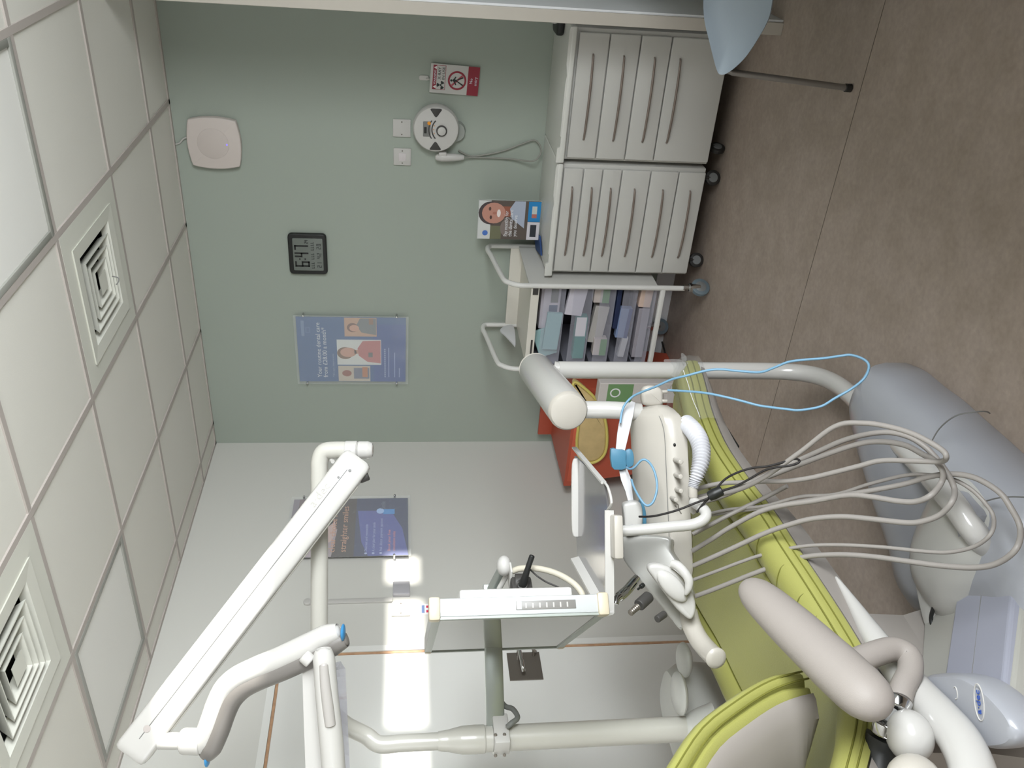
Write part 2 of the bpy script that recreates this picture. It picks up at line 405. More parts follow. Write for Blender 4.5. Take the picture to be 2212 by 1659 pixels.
# plates on the back wall
def plate(px, py, label, kind):
    c = PY(px, py, YB); t = thing('wall_plate', label, 'wall plate', (c.x, YB, c.z), 'white plates beside the round x-ray control')
    MB().box((c.x-.042, YB-.009, c.z-.042), (c.x+.042, YB, c.z+.042), .002).build('faceplate', M['plastic'], t)
    for s in (-1, 1):
        MB().tube([V((c.x+s*.03, YB-.0105, c.z)), V((c.x+s*.03, YB-.008, c.z))], .0035, 10, cap=.001).build('screw', M['steel'], t)
    if kind: MB().box((c.x-.02, YB-.0105, c.z-.018), (c.x+.02, YB-.008, c.z+.018), .002).build('marked_centre', flat((206, 200, 200)), t)
plate(868, 276, 'plain blank white wall plate nearer the warning sign', 0)
plate(869, 338, 'white wall plate with faint marks, further from the warning sign', 1)
# left wall plates
c = PX(866, 1317, XL); t = thing('wall_plate', 'white switch plate in the sunlit stripe on the left wall', 'wall plate', c)
MB().box((XL, c.y-.043, c.z-.043), (XL+.009, c.y+.043, c.z+.043), .002).build('faceplate', M['plastic'], t)
for s in (-1, 1): MB().tube([V((XL+.008, c.y+s*.03, c.z)), V((XL+.0105, c.y+s*.03, c.z))], .0035, 10, cap=.001).build('screw', M['steel'], t)
c = PX(867, 1273, XL); t = thing('wall_box', 'pale grey surface box on the left wall beside the sunlit switch plate', 'wall box', c)
MB().box((XL, c.y-.05, c.z-.04), (XL+.02, c.y+.035, c.z+.04), .003).build('body', flat((178, 176, 180)), t)
c = PX(918, 1316, XL); t = thing('wall_sticker', 'small white sticker with red and blue marks on the left wall', 'sticker', c)
MB().box((XL, c.y-.032, c.z-.03), (XL+.001, c.y+.032, c.z+.03)).build('paper', M['white'], t, False)
MB().box((XL+.001, c.y-.024, c.z+.002), (XL+.0015, c.y+.024, c.z+.016)).build('blue_mark', flat((110, 130, 170)), t, False)
for s in (-1, 1): MB().box((XL+.001, c.y+s*.014-.007, c.z-.022), (XL+.0015, c.y+s*.014+.007, c.z-.006)).build('red_mark', flat((214, 60, 90)), t, False)
# sunlit streak on the left wall, drawn as a thin white strip
a = PX(668, 1303, XL); b_ = PX(848, 1298, XL)
t = thing('sun_streak', 'slim white strip standing in for a sunlit streak up the left wall', 'sun_streak', (XL, a.y, b_.z))
MB().box((XL, a.y-.013, b_.z), (XL+.012, a.y+.013, a.z), .003).build('strip', M['plastic'], t)
MB().tube([V((XL, a.y, a.z+.008)), V((XL+.016, a.y, a.z+.008))], .018, 16, cap=.004).build('end_cap', M['plastic'], t)

# wireless access point
ap = [PY(405, 262, YB-.03), PY(402, 300, YB-.03), PY(408, 340, YB-.03), PY(428, 362, YB-.03), PY(470, 366, YB-.03), PY(518, 360, YB-.03), PY(522, 318, YB-.03), PY(517, 272, YB-.03), PY(506, 258, YB-.03), PY(450, 253, YB-.03)]
cc = sum(ap, V())/len(ap); t = thing('wireless_access_point', 'white rounded square wireless access point near the top of the green wall', 'access point', (cc.x, YB, cc.z))
hw = .118
outl = smooth_loop([(cc.x+sx_*hw, YB-.038, cc.z+sz_*hw) for sx_, sz_ in ((.84, .93), (.93, .84), (1.01, .4), (1.03, 0), (1.01, -.4), (.93, -.84), (.84, -.93), (.4, -1.01), (0, -1.04), (-.4, -1.01), (-.84, -.93), (-.93, -.84), (-1.01, -.4), (-1.03, 0), (-1.01, .4), (-.93, .84), (-.84, .93), (-.4, 1.01), (0, 1.04), (.4, 1.01))], 3)
MB().puff(outl, (0, -1, 0), .036, .006, 4).build('body', mat('access_point_plastic', (206, 196, 190), .4), t)
MB().puff(disc((cc.x, YB-.0395, cc.z+.004), (0, -1, 0), .072, 40), (0, -1, 0), .004, .0015, 2).build('face_disc', mat('access_point_face', (200, 190, 184), .45), t)
l = PY(490, 313, YB-.04); MB().tube([V((l.x, YB-.038, l.z)), V((l.x, YB-.0415, l.z))], .0032, 10, cap=.001).build('status_light', mat('blue_led', (90, 80, 255), .4, emit=3), t)
MB().tube([PY(405, 297, YB-.012), PY(396, 300, YB-.01), PY(388, 309, YB-.008), PY(376, 312, YB-.006)], .0035, 8).build('cable', M['plastic'], t)

# digital clock
ck = PY(665, 549, YB-.02); t = thing('digital_clock', 'black framed digital wall clock showing 6:47', 'clock', (ck.x, YB, ck.z))
W_, H_ = .222, .192
rr_ = rrect(ck.x, ck.z, W_, H_, .02)
MB().puff([(x, YB-.026, z) for x, z in rr_], (0, -1, 0), .025, .006, 3).build('frame', M['black'], t)
MB().puff([(x, YB-.0275, z) for x, z in rrect(ck.x, ck.z-.002, .178, .15, .006)], (0, -1, 0), .003, .001, 2).build('display', M['lcd'], t)
seg7 = {'6': 'afedcg', '4': 'fgbc', '7': 'abc', '1': 'bc', '2': 'abged', '0': 'abcdef', '3': 'abgcd'}
def digit(ch, x, z, w_, h_, th, mb):
    y0, y1 = YB-.029, YB-.0276; hh = h_/2
    for s in seg7[ch]:
        if s == 'a': mb.box((x, y0, z+h_-th), (x+w_, y1, z+h_))
        if s == 'g': mb.box((x, y0, z+hh-th/2), (x+w_, y1, z+hh+th/2))
        if s == 'd': mb.box((x, y0, z), (x+w_, y1, z+th))
        if s == 'f': mb.box((x, y0, z+hh), (x+th, y1, z+h_))
        if s == 'e': mb.box((x, y0, z), (x+th, y1, z+hh))
        if s == 'b': mb.box((x+w_-th, y0, z+hh), (x+w_, y1, z+h_))
        if s == 'c': mb.box((x+w_-th, y0, z), (x+w_, y1, z+hh))
mb = MB(); z0 = ck.z-.008
digit('6', ck.x-.067, z0, .03, .073, .008, mb); digit('4', ck.x-.014, z0+.004, .026, .069, .008, mb); digit('7', ck.x+.026, z0+.004, .026, .069, .008, mb)
for dz in (.018, .045): mb.box((ck.x-.028, YB-.029, z0+dz), (ck.x-.021, YB-.0276, z0+dz+.007))
mb.build('time_digits', M['black'], t, False)
mb = MB(); digit('2', ck.x+.062, z0+.004, .007, .017, .003, mb); digit('4', ck.x+.073, z0+.004, .007, .017, .003, mb)
for k, x in enumerate([-.075+.0125*i for i in range(12)]):
    if k in (3, 7): continue
    mb.box((ck.x+x, YB-.029, ck.z-.032), (ck.x+x+.008, YB-.0276, ck.z-.029)); mb.box((ck.x+x, YB-.029, ck.z-.032), (ck.x+x+.0028, YB-.0276, ck.z-.017)) 
for k, (a_, b2) in enumerate(zip('214220', (0, 1, 3, 4, 6, 7))): digit(a_, ck.x-.07+b2*.017, ck.z-.068, .011, .022, .003, mb)
mb.build('small_characters', flat((70, 74, 72)), t, False)

# poster in an acrylic holder (flat layers a few tenths of a millimetre apart)
def layered(t, base, right, up, nrm):
    base = V(base); right = V(right); up = V(up); nrm = V(nrm)
    def Q(u, v, k=0): return base+right*u+up*v+nrm*(.0004*k)
    def shape(pts, k, col, name):
        mb = MB(); mb.poly([Q(u, v, k) for u, v in pts]); return mb.build(name, flat(col) if isinstance(col, tuple) else col, t, False)
    return Q, shape
def ell(cx, cy, rx, ry, n=20, a0=0): return [(cx+rx*math.cos(a0+2*math.pi*i/n), cy+ry*math.sin(a0+2*math.pi*i/n)) for i in range(n)]
def rect(x0, y0, x1, y1): return [(x0, y0), (x1, y0), (x1, y1), (x0, y1)]
def holder(t, Q, W, Hh, right, up, nrm, studs):
    mb = MB(); a = Q(-.012, -.012, 8); n = V(nrm)
    pts = [Q(-.012, -.014, 0)+n*.006, Q(W+.012, -.014, 0)+n*.006, Q(W+.012, Hh+.012, 0)+n*.006, Q(-.012, Hh+.012, 0)+n*.006]
    mb.rings([pts, [p+n*.003 for p in pts]]); mb.build('acrylic_cover', M['acrylic'], t, False)
    for u, v in studs:
        c = Q(u, v, 0); MB().tube([c-n*.02, c+n*.014], .006, 12, cap=.002).build('stud', M['chrome'], t)
px0, pz0_ = -2.658, .925+.533
W, Hh = .407, .583
t = thing('poster', 'blue dental care poster with three portraits in a clear holder on the green wall', 'poster', (px0+W/2, YB, 1.456))
Q, S = layered(t, (px0, YB-.022, 1.458), (1, 0, 0), (0, 0, 1), (0, -1, 0))
# paper
mb = MB(); mb.box((px0, YB-.022, 1.458), (px0+W, YB-.019, 1.458+Hh)); mb.build('paper', flat((74, 104, 150), .35), t, False)
S(rect(0, 0, W*.9, Hh*.3), 1, (72, 94, 152), 'lower_band')
S(rect(.003, Hh*.335, .104, Hh*.635), 2, (196, 184, 168), 'left_photo'); S(rect(.11, Hh*.23, .27, Hh*.64), 2, (214, 216, 212), 'centre_photo'); S(rect(.29, Hh*.27, W-.002, Hh*.565), 2, (196, 160, 136), 'right_photo')
S(ell(.055, Hh*.555, .020, .026), 3, (150, 92, 78), 'left_face'); S(rect(.02, Hh*.345, .09, Hh*.49), 3, (120, 124, 142), 'left_shirt'); S(rect(.03, Hh*.36, .095, Hh*.41), 4, (190, 130, 96), 'left_hands')
S([(.12, Hh*.235), (.265, Hh*.235), (.262, Hh*.40), (.215, Hh*.45), (.17, Hh*.44), (.13, Hh*.36)], 3, (190, 120, 118), 'centre_shirt')
S(ell(.185, Hh*.565, .038, .044), 3, (128, 98, 78), 'centre_hair'); S(ell(.19, Hh*.535, .030, .044), 4, (202, 156, 136), 'centre_face'); S(rect(.182, Hh*.44, .206, Hh*.48), 4, (196, 148, 128), 'centre_neck')
S(rect(.16, Hh*.31, .19, Hh*.35), 5, (110, 110, 110), 'stethoscope')
S(ell(.345, Hh*.49, .028, .03), 3, (120, 84, 74), 'right_hair'); S(ell(.342, Hh*.475, .02, .026), 4, (206, 160, 138), 'right_face')
S([(.30, Hh*.275), (.402, Hh*.275), (.402, Hh*.42), (.36, Hh*.455), (.315, Hh*.41)], 3, (124, 128, 130), 'right_shirt')
S(rect(.365, Hh*.30, .402, Hh*.34), 5, (150, 116, 100), 'right_sleeve')
wht = flat((214, 218, 226))
text('Your routine dental care', .034, Q(.028, Hh*.79, 3), (1, 0, 0), (0, 0, 1), wht, t, 'headline', width=.345)
text('from £28.00 a month*', .034, Q(.028, Hh*.735, 3), (1, 0, 0), (0, 0, 1), wht, t, 'headline', width=.315)
text('*T&Cs apply. Subject to terms', .012, Q(.03, Hh*.672, 3), (1, 0, 0), (0, 0, 1), flat((160, 176, 204)), t, 'small_print', width=.15)
for k, (v_, w2) in enumerate(((.19, .19), (.155, .19), (.10, .16), (.055, .06))):
    for q in range(int(w2/.012)): S(rect(.03+q*.0125, Hh*v_, .03+q*.0125+.009, Hh*v_+.006), 3, (168, 180, 212), 'small_print_word') if k in (0,) else None
    if k: S(rect(.03, Hh*v_, .03+w2, Hh*v_+.005), 3, (150, 164, 206), 'small_print_line')
S(rect(.29, Hh*.93, .385, Hh*.958), 3, (118, 142, 178), 'crest_text'); S(rect(.31, Hh*.875, .345, Hh*.92), 3, (96, 122, 166), 'crest'); S(rect(.316, Hh*.885, .339, Hh*.91), 4, (78, 106, 152), 'crest_inner')
holder(t, Q, W, Hh, (1, 0, 0), (0, 0, 1), (0, -1, 0), ((.0-.006, .05), (W+.01, .05), (-.006, Hh-.04), (W+.01, Hh-.04)))

# poster on the left wall
W, Hh = .44, .60
t = thing('poster', 'dark poster about straighter smiles on the left wall behind the lamp arm', 'poster', (XL, 3.44, 1.44))
Q, S = layered(t, (XL+.022, 3.227, 1.445), (0, 1, 0), (0, 0, 1), (1, 0, 0))
mb = MB(); mb.box((XL+.019, 3.227, 1.445), (XL+.022, 3.227+W, 1.445+Hh)); mb.build('paper', flat((74, 60, 60), .4), t, False)
S(rect(0, 0, W, .27), 1, (64, 68, 104), 'lower_panel')
S(smooth_loop([V((0.0, 0.0, 0)), V((0.0, .24, 0)), V((.12, .25, 0)), V((.34, .262, 0)), V((.335, .10, 0)), V((.18, .02, 0))], 4) and [(0, 0), (0, .2), (.1, .235), (.34, .262), (.338, .09), (.2, .03)], 2, (92, 98, 172), 'violet_swoosh')
S(ell(.40, .44, .05, .09), 1, (160, 112, 110), 'cheek'); S([(0, .38), (.2, .36), (.22, .6), (0, .6)], 1, (176, 160, 166), 'collar'); S(ell(.2, .5, .07, .08), 2, (130, 80, 76), 'fingers'); S(ell(.27, .43, .05, .05), 3, (66, 58, 56), 'shade_of_hair'); S(ell(.2, .4, .1, .03), 3, (206, 178, 172), 'knuckles')
S(rect(.38, .35, W, .6), 1, (140, 120, 126), 'hair'); S(rect(.3, .57, W, .6), 2, (150, 140, 150), 'top_edge')
sal = flat((210, 158, 130))
for k, (s_, w2) in enumerate((('Invisalign — the', .325), ('clear choice for', .325), ('straighter smiles', .345))):
    text(s_, .045, Q(.028, .42-k*.055, 5), (0, 1, 0), (0, 0, 1), sal, t, 'headline', width=w2)
for k, (s_, w2) in enumerate((('Discreet and removable', .20), ('A clear plan for your smile', .215), ('Ask about payment options', .245))):
    text(s_, .02, Q(.03, .205-k*.037, 5), (0, 1, 0), (0, 0, 1), flat((174, 184, 226)), t, 'bullet_text', width=w2)
    S(ell(.018, .211-k*.037, .007, .007, 10), 4, (190, 200, 235), 'bullet_icon')
for k, (s_, w2) in enumerate((('Book your free', .155), ('consultation today', .145))): text(s_, .02, Q(.03, .09-k*.024, 5), (0, 1, 0), (0, 0, 1), flat((232, 152, 156)), t, 'call_text', width=w2)
S(rect(.31, .07, .35, .13), 4, (70, 150, 220), 'badge'); S(ell(.335, .145, .022, .02, 16), 5, (170, 200, 245), 'badge_ring'); text('Smile', .034, Q(.35, .12, 5), (0, 1, 0), (0, 0, 1), flat((120, 126, 150)), t, 'badge_text', width=.06)
holder(t, Q, W, Hh, (0, 1, 0), (0, 0, 1), (1, 0, 0), ((-.006, .07), (W+.012, .07), (-.006, Hh-.05), (W+.012, Hh-.05)))

# warning sign on its hook
t = thing('warning_sign', 'white and dark red hanging sign warning of x-rays and no entry', 'sign', PY(940, 171, YB))
a, b_, c, d = PY(932, 137, YB-.02), PY(927, 199, YB-.02), PY(1032, 208, YB-.012), PY(1037, 145, YB-.012)   # top right, top left, bottom left, bottom right
u_ = ((a-b_)+(d-c))/2; W = u_.length; v_ = ((a-d)+(b_-c))/2; Hh = v_.length; u_.normalize(); v_ = (v_-u_*v_.dot(u_)).normalized(); n_ = u_.cross(v_); n_ = n_ if n_.y < 0 else -n_
org = (a+b_+c+d)/4 - u_*W/2 - v_*Hh/2
Q, S = layered(t, org, u_, v_, n_)
pts = [Q(0, 0, -5), Q(W, 0, -5), Q(W, Hh, -5), Q(0, Hh, -5)]; MB().rings([pts, [Q(0, 0), Q(W, 0), Q(W, Hh), Q(0, Hh)]]).build('board', M['plastic'], t, False)
red = (142, 44, 58)
S(rect(0, 0, W, Hh*.235), 1, red, 'red_band')
text('No', Hh*.085, Q(W*.5, Hh*.135, 2), u_, v_, wht, t, 'no_entry_text', align='CENTER'); text('entry', Hh*.085, Q(W*.5, Hh*.045, 2), u_, v_, wht, t, 'no_entry_text', align='CENTER')
cx_, cy_ = W*.48, Hh*.45
def annulus(mb, cx, cy, r0, r1, Qf, k, n=36, a0=0, a1=2*math.pi):
    for i in range(n):
        t0, t1 = a0+(a1-a0)*i/n, a0+(a1-a0)*(i+1)/n
        mb.poly([Qf(cx+r0*math.cos(t0), cy+r0*math.sin(t0), k), Qf(cx+r1*math.cos(t0), cy+r1*math.sin(t0), k), Qf(cx+r1*math.cos(t1), cy+r1*math.sin(t1), k), Qf(cx+r0*math.cos(t1), cy+r0*math.sin(t1), k)])
R_ = Hh*.19
mb = MB(); annulus(mb, cx_, cy_, R_*.8, R_, Q, 3); mb.build('prohibition_ring', flat(red), t, False)
S([(cx_-R_*.62, cy_+R_*.48), (cx_-R_*.48, cy_+R_*.62), (cx_+R_*.62, cy_-R_*.48), (cx_+R_*.48, cy_-R_*.62)], 3, (170, 80, 90), 'prohibition_bar')
fg = (40, 46, 44); q = R_
S(ell(cx_-q*.02, cy_+q*.62, q*.12, q*.13), 4, fg, 'figure_head')
mb = MB()
for pts in ([(-.1, .45), (.12, .47), (.1, .02), (-.12, .02)], [(-.1, .4), (-.5, .15), (-.42, .06), (-.05, .25)], [(.1, .42), (.42, .2), (.36, .1), (.08, .25)], [(-.12, .04), (.0, .04), (-.4, -.68), (-.52, -.6)], [(0, .04), (.12, .04), (.44, -.62), (.3, -.68)]):
    mb.poly([Q(cx_+x*q, cy_+y*q, 5) for x, y in pts])
mb.build('walking_figure', flat(fg), t, False)
bx0, bx1, by0, by1 = W*.12, W*.96, Hh*.69, Hh*.95
mb = MB()
for r_ in (rect(bx0, by0, bx1, by0+.002), rect(bx0, by0, bx0+.002, by1), rect(bx1-.002, by0, bx1, by1)): mb.poly([Q(x, y, 1) for x, y in r_])
mb.build('box_outline', flat(red), t, False)
S(rect(bx0, by1-Hh*.075, bx1, by1), 1, red, 'caution_band'); text('WARNING', Hh*.06, Q((bx0+bx1)/2, by1-Hh*.06, 2), u_, v_, wht, t, 'caution_text', align='CENTER')
for x in (bx0+.012, bx1-.012): S([(x-.008, by1-.016), (x+.008, by1-.016), (x, by1-.003)], 2, (230, 220, 220), 'caution_triangle')
text('X-RAY', Hh*.085, Q(W*.47, by0+Hh*.10, 2), u_, v_, flat(fg), t, 'xray_text', width=W*.42); text('IN USE', Hh*.075, Q(W*.47, by0+Hh*.02, 2), u_, v_, flat(fg), t, 'xray_text', width=W*.42)
mb = MB(); 
for k in range(3): annulus(mb, W*.28, by0+Hh*.09, .006, .019, Q, 2, 6, math.radians(60+120*k), math.radians(120+120*k))
mb.build('radiation_trefoil', flat(fg), t, False); S(ell(W*.28, by0+Hh*.09, .0045, .0045, 12), 2, fg, 'trefoil_centre')
hk = thing('wall_hook', 'small clear adhesive hook on the green wall holding the warning sign', 'hook', PY(916, 168, YB))
hp = PY(916, 168, YB)
MB().puff([(x, YB-.004, z) for x, z in rrect(hp.x, hp.z, .022, .045, .008)], (0, -1, 0), .0035, .001, 2).build('back_plate', M['plastic'], hk)
MB().tube([V((hp.x, YB-.004, hp.z-.01)), V((hp.x, YB-.022, hp.z-.022)), V((hp.x, YB-.024, hp.z-.014))], .003, 8).build('prong', M['plastic'], hk)

# round x-ray timer on the wall
c = PY(942, 279, YB-.06); cx, cz = c.x, c.z
t = thing('xray_control', 'round white x-ray control unit with dial on the green wall', 'x-ray control', (cx, YB, cz))
n = (0, -1, 0); yb = YB
MB().rings([disc((cx+.006, yb, cz-.004), n, .10, 48), disc((cx+.004, yb-.02, cz-.002), n, .106, 48), disc((cx+.002, yb-.035, cz), n, .11, 48), disc((cx, yb-.055, cz), n, .11, 48), disc((cx, yb-.066, cz), n, .104, 48), disc((cx, yb-.068, cz), n, .09, 48)]).build('housing', M['plastic'], t)
MB().rings([disc((cx-.02, yb-.001, cz-.095), n, .05, 24), disc((cx-.02, yb-.03, cz-.095), n, .045, 24)]).build('rear_box', flat((150, 154, 148)), t)
def onface(du, dz, k=0): return V((cx+du, yb-.0685-.0005*k, cz+dz))
def tri(s):
    ctr = s*.078; pts = [(ctr+s*.018, .026), (ctr+s*.02, 0), (ctr+s*.018, -.026), (ctr+s*.002, -.018), (ctr-s*.02, 0), (ctr+s*.002, .018)]
    return [onface(a_, b2+.002, 3) for a_, b2 in pts]
for s in (1, -1): MB().puff(smooth_loop(tri(s), 4), n, .003, .001, 2).build('grip_pad', M['charcoal'], t)
MB().puff([onface(a_, b2, 3) for a_, b2 in rrect(.001, .044, .072, .036, .004)], n, .003, .001, 2).build('display_panel', M['grey'], t)
MB().puff([onface(a_, b2, 5) for a_, b2 in rrect(-.004, .051, .03, .012, .001)], n, .003, .0005, 2).build('display_window', M['black'], t)
MB().puff(disc(onface(.029, .034, 6), n, .0085, 18), n, .004, .001, 2).build('orange_button', flat((226, 150, 50)), t)
mb = MB(); annulus(mb, .0, -.04, .072, .077, lambda a_, b2, k: onface(a_, b2, k), 4, 18, math.radians(55), math.radians(125)); annulus(mb, .0, -.04, .057, .063, lambda a_, b2, k: onface(a_, b2, k), 4, 18, math.radians(45), math.radians(135)); mb.build('curved_lines', M['charcoal'], t, False)
for k, a_ in enumerate((-.018, .0, .018)): MB().puff(disc(onface(a_, .012-abs(a_)*.2, 4), n, .003, 10), n, .002, .0005, 1).build('indicator', flat((206, 160, 120)), t)
MB().rings([disc(onface(-.004, -.026, 2), n, .026, 32), disc(onface(-.004, -.026, 16), n, .0255, 32), disc(onface(-.004, -.026, 18), n, .021, 32)]).build('dial_ring', M['charcoal'], t)
MB().rings([disc(onface(-.004, -.026, 10), n, .021, 32), disc(onface(-.004, -.026, 26), n, .0195, 32), disc(onface(-.004, -.026, 30), n, .014, 32)]).build('dial', M['plastic'], t)
# hand switch hanging beside it
a_, b2 = PY(942, 340, YB-.035), PY(1003, 340, YB-.03)
t = thing('hand_switch', 'white x-ray hand switch hanging beside the round control on a curly grey lead', 'hand switch', (a_.x, YB, a_.z))
MB().tube([a_+V((0, .0, .004)), a_*.8+b2*.2, a_*.4+b2*.6, b2], [.012, .02, .019, .011], 16, cap=.005).build('body', M['plastic'], t)
MB().box((a_.x-.012, YB-.05, a_.z-.05), (a_.x+.03, YB, a_.z-.012), .005).build('holder', M['plastic'], t)
mb = MB()
mb.tube([b2, PY(1018, 340, YB-.02), PY(1060, 341, YB-.015), PY(1110, 344, YB-.02), PY(1150, 348, YB-.06), PY(1166, 335, YB-.05), PY(1168, 318, YB-.03), PY(1155, 303, YB-.02), PY(1130, 310, YB-.015), PY(1090, 325, YB-.015), PY(1050, 334, YB-.012), PY(1015, 337, YB-.01), PY(990, 325, YB-.008)], .0042, 8)
mb.build('lead', mat('lead_grey', (140, 140, 132), .5), t)

# ================================================================== CABINETS
def castor(loc, r, parent, wheel_m, fork_m, ang=0):
    c = V(loc); d = V((math.cos(ang), math.sin(ang), 0)); s = V((-d.y, d.x, 0))
    top = V((c.x, c.y, 0))+V((0, 0, 0))
    w_ = MB().rings([disc(c-s*.011, s, r*.92, 24), disc(c-s*.009, s, r, 24), disc(c+s*.009, s, r, 24), disc(c+s*.011, s, r*.92, 24)]).build('castor', wheel_m, parent)
    for sg in (-1, 1): MB().rings([disc(c+s*sg*.0112, s, r*.62, 20), disc(c+s*sg*.0135, s, r*.55, 20)]).build('hub', fork_m, w_)
    return w_
CF = 3.78
def cabinet(x0, x1, lines_px, ypx, label, hspan, lip, castors, grp):
    """x0 = right end, x1 = left end (x1 < x0)"""
    zs_ = [PY(x, ypx, CF).z for x in lines_px]
    t = thing('drawer_cabinet', label, 'cabinet', ((x0+x1)/2, CF+.2, 0), grp)
    zt = .764; zb = zs_[-1]
    MB().box((x1, CF+.018, zb), (x0, YB-.005, zt), .003).build('carcass', M['cab'], t)
    for i in range(len(zs_)-1):
        d = MB().box((x1+.012, CF, zs_[i+1]+.0025), (x0-.016, CF+.018, zs_[i]-.0025), .004, seg=3).build('drawer_front', M['cab'], t)
        zc = (zs_[i]+zs_[i+1])/2 if zs_[i]-zs_[i+1] < .16 else zs_[i]-.045
        zc -= .0
        hx0, hx1 = x0-.016-hspan[0], x1+.012+hspan[1]
        MB().tube([V((hx0, CF, zc)), V((hx0-.012, CF-.012, zc)), V((hx0*.75+hx1*.25, CF-.024, zc)), V(((hx0+hx1)/2, CF-.028, zc)), V((hx0*.25+hx1*.75, CF-.024, zc)), V((hx1+.012, CF-.012, zc)), V((hx1, CF, zc))], [.003, .0045, .0055, .0055, .0055, .0045, .003], 10).build('handle', M['handle'], d)
    wt = MB().box((x1-.008, CF-.02, zt+.001), (x0+.008, YB-.002, .789), .006, seg=3).build('worktop', M['worktop'], t)
    lo = []
    l0, l1 = x1-.006, x0+.006; L = l1-l0
    prof = [(0, .016), (.10, .016), (.11, .016), (.125, .004), (.2, .004), (.21, .008), (.6, .009), (.66, .005), (.74, .012), (.97, .013), (1, .009)]
    top = [V((l0+L*u, CF-.019, .786+h)) for u, h in prof]
    bot = [V((p.x, p.y, .775)) for p in top[::-1]]
    ring = top+bot
    MB().rings([ring, [p+V((0, .012, 0)) for p in ring]]).build('raised_edge', M['worktop'], wt, False)
    for (cx, cy, r, an, m1, m2) in castors:
        castor((cx, cy, r), r, t, m1, m2, an)
        MB().tube([V((cx, cy, r*1.4)), V((cx, cy, zb+.004))], .014, 12).build('castor_stem', M['castor'], t)
    return t
cb, cg = M['castor'], M['castor_grey']
cabinet(-.662, -1.222, (1225, 1288.6, 1352, 1415, 1535), 325, 'white four drawer mobile cabinet with bowed handles beside the partition', (.085, .085), 1,
        [(-1.165, 3.86, .036, 1.3, cb, cg), (-.72, 3.86, .036, 1.5, cb, cg), (-1.165, 4.12, .036, 1.5, cb, cg), (-.72, 4.12, .036, 1.5, cb, cg)], 'mobile drawer cabinets against the green wall')
cabinet(-1.243, -1.778, (1194, 1235, 1274, 1313, 1372, 1429, 1484), 592, 'white six drawer mobile cabinet with bowed handles beside the wire-handled trolley', (.085, .085), 1,
        [(-1.30, 3.84, .036, .5, cb, cg), (-1.72, 3.84, .036, .5, cb, cg), (-1.30, 4.12, .036, 1.5, cb, cg), (-1.72, 4.12, .036, 1.5, cb, cg)], 'mobile drawer cabinets against the green wall')
# something black and white half hidden by the partition, on the worktop
p = PY(1190, 62, 3.98); t = thing('desk_telephone', 'black and white handset on the worktop half hidden by the partition edge', 'telephone', (p.x, 3.98, .79))
MB().puff([(x, y, .822) for x, y in rrect(-.67, 4.0, .12, .14, .03)], (0, 0, 1), .032, .01, 3).build('base', M['black'], t)
MB().tube([V((-.66, 4.06, .86)), V((-.655, 4.0, .87)), V((-.66, 3.93, .83))], [.018, .022, .02], 12, cap=.006).build('handset', M['plastic'], t)

# leaflet holder
lx0, lx1, lz0, lz1, ly = -1.723, -1.522, .80, 1.108, 4.05
t = thing('leaflet_holder', 'clear counter-top holder showing a smiling face leaflet on the six drawer cabinet', 'leaflet holder', ((lx0+lx1)/2, ly, .789))
W, Hh = lx1-lx0, lz1-lz0
Q, S = layered(t, (lx0, ly, lz0), (1, 0, 0), (0, 0, 1), (0, -1, 0))
MB().box((lx0, ly, lz0), (lx1, ly+.004, lz1)).build('leaflet', flat((92, 82, 76)), t, False)
MB().box((lx0-.003, ly-.03, .79), (lx1+.003, ly+.05, .794)).box((lx0-.003, ly+.005, .79), (lx1+.003, ly+.008, lz1+.003)).build('clear_stand', M['acrylic'], t, False)
S(rect(0, Hh*.8, W, Hh), 1, (206, 208, 206), 'sky'); S(rect(0, Hh*.62, W*.35, Hh*.8), 1, (112, 112, 88), 'foliage')
S(ell(W*.68, Hh*.80, W*.30, Hh*.20), 2, (74, 64, 66), 'hair'); S(ell(W*.68, Hh*.755, W*.27, Hh*.19), 3, (190, 138, 122), 'face')
S(ell(W*.57, Hh*.80, W*.05, Hh*.02), 4, (92, 66, 60), 'eye'); S(ell(W*.79, Hh*.82, W*.05, Hh*.02), 4, (92, 66, 60), 'eye')
S(ell(W*.68, Hh*.675, W*.10, Hh*.03), 4, (236, 224, 220), 'smile'); S(ell(W*.68, Hh*.74, W*.035, Hh*.035), 4, (176, 116, 100), 'nose')
S(rect(W*.60, Hh*.48, W*.86, Hh*.62), 2, (150, 92, 74), 'neck'); S([(W*.3, Hh*.25), (W, Hh*.25), (W, Hh*.42), (W*.8, Hh*.5), (W*.55, Hh*.46)], 3, (170, 178, 196), 'top_garment')
S(ell(W*.3, Hh*.54, W*.22, Hh*.1), 3, (128, 116, 112), 'second_head'); S(ell(W*.16, Hh*.88, W*.07, Hh*.045), 4, (76, 116, 190), 'blue_dot')
for k, s_ in enumerate(('Pay monthly for', 'the dental care', 'you deserve')): text(s_, .026, Q(W*.08, Hh*(.52-.075*k), 6), (1, 0, 0), (0, 0, 1), M['white'], t, 'headline', width=W*(.66, .7, .56)[k])
S(rect(W*.48, 0, W, Hh*.2), 4, (40, 130, 190), 'blue_panel'); S(rect(0, 0, W*.47, Hh*.2), 4, (214, 210, 216), 'white_panel'); S(rect(W*.62, Hh*.06, W*.88, Hh*.14), 5, (196, 200, 196), 'blue_panel_picture'); S(rect(W*.58, Hh*.06, W*.68, Hh*.14), 6, (180, 110, 100), 'blue_panel_face'); S(rect(W*.08, Hh*.05, W*.40, Hh*.15), 5, (52, 54, 62), 'white_panel_picture')
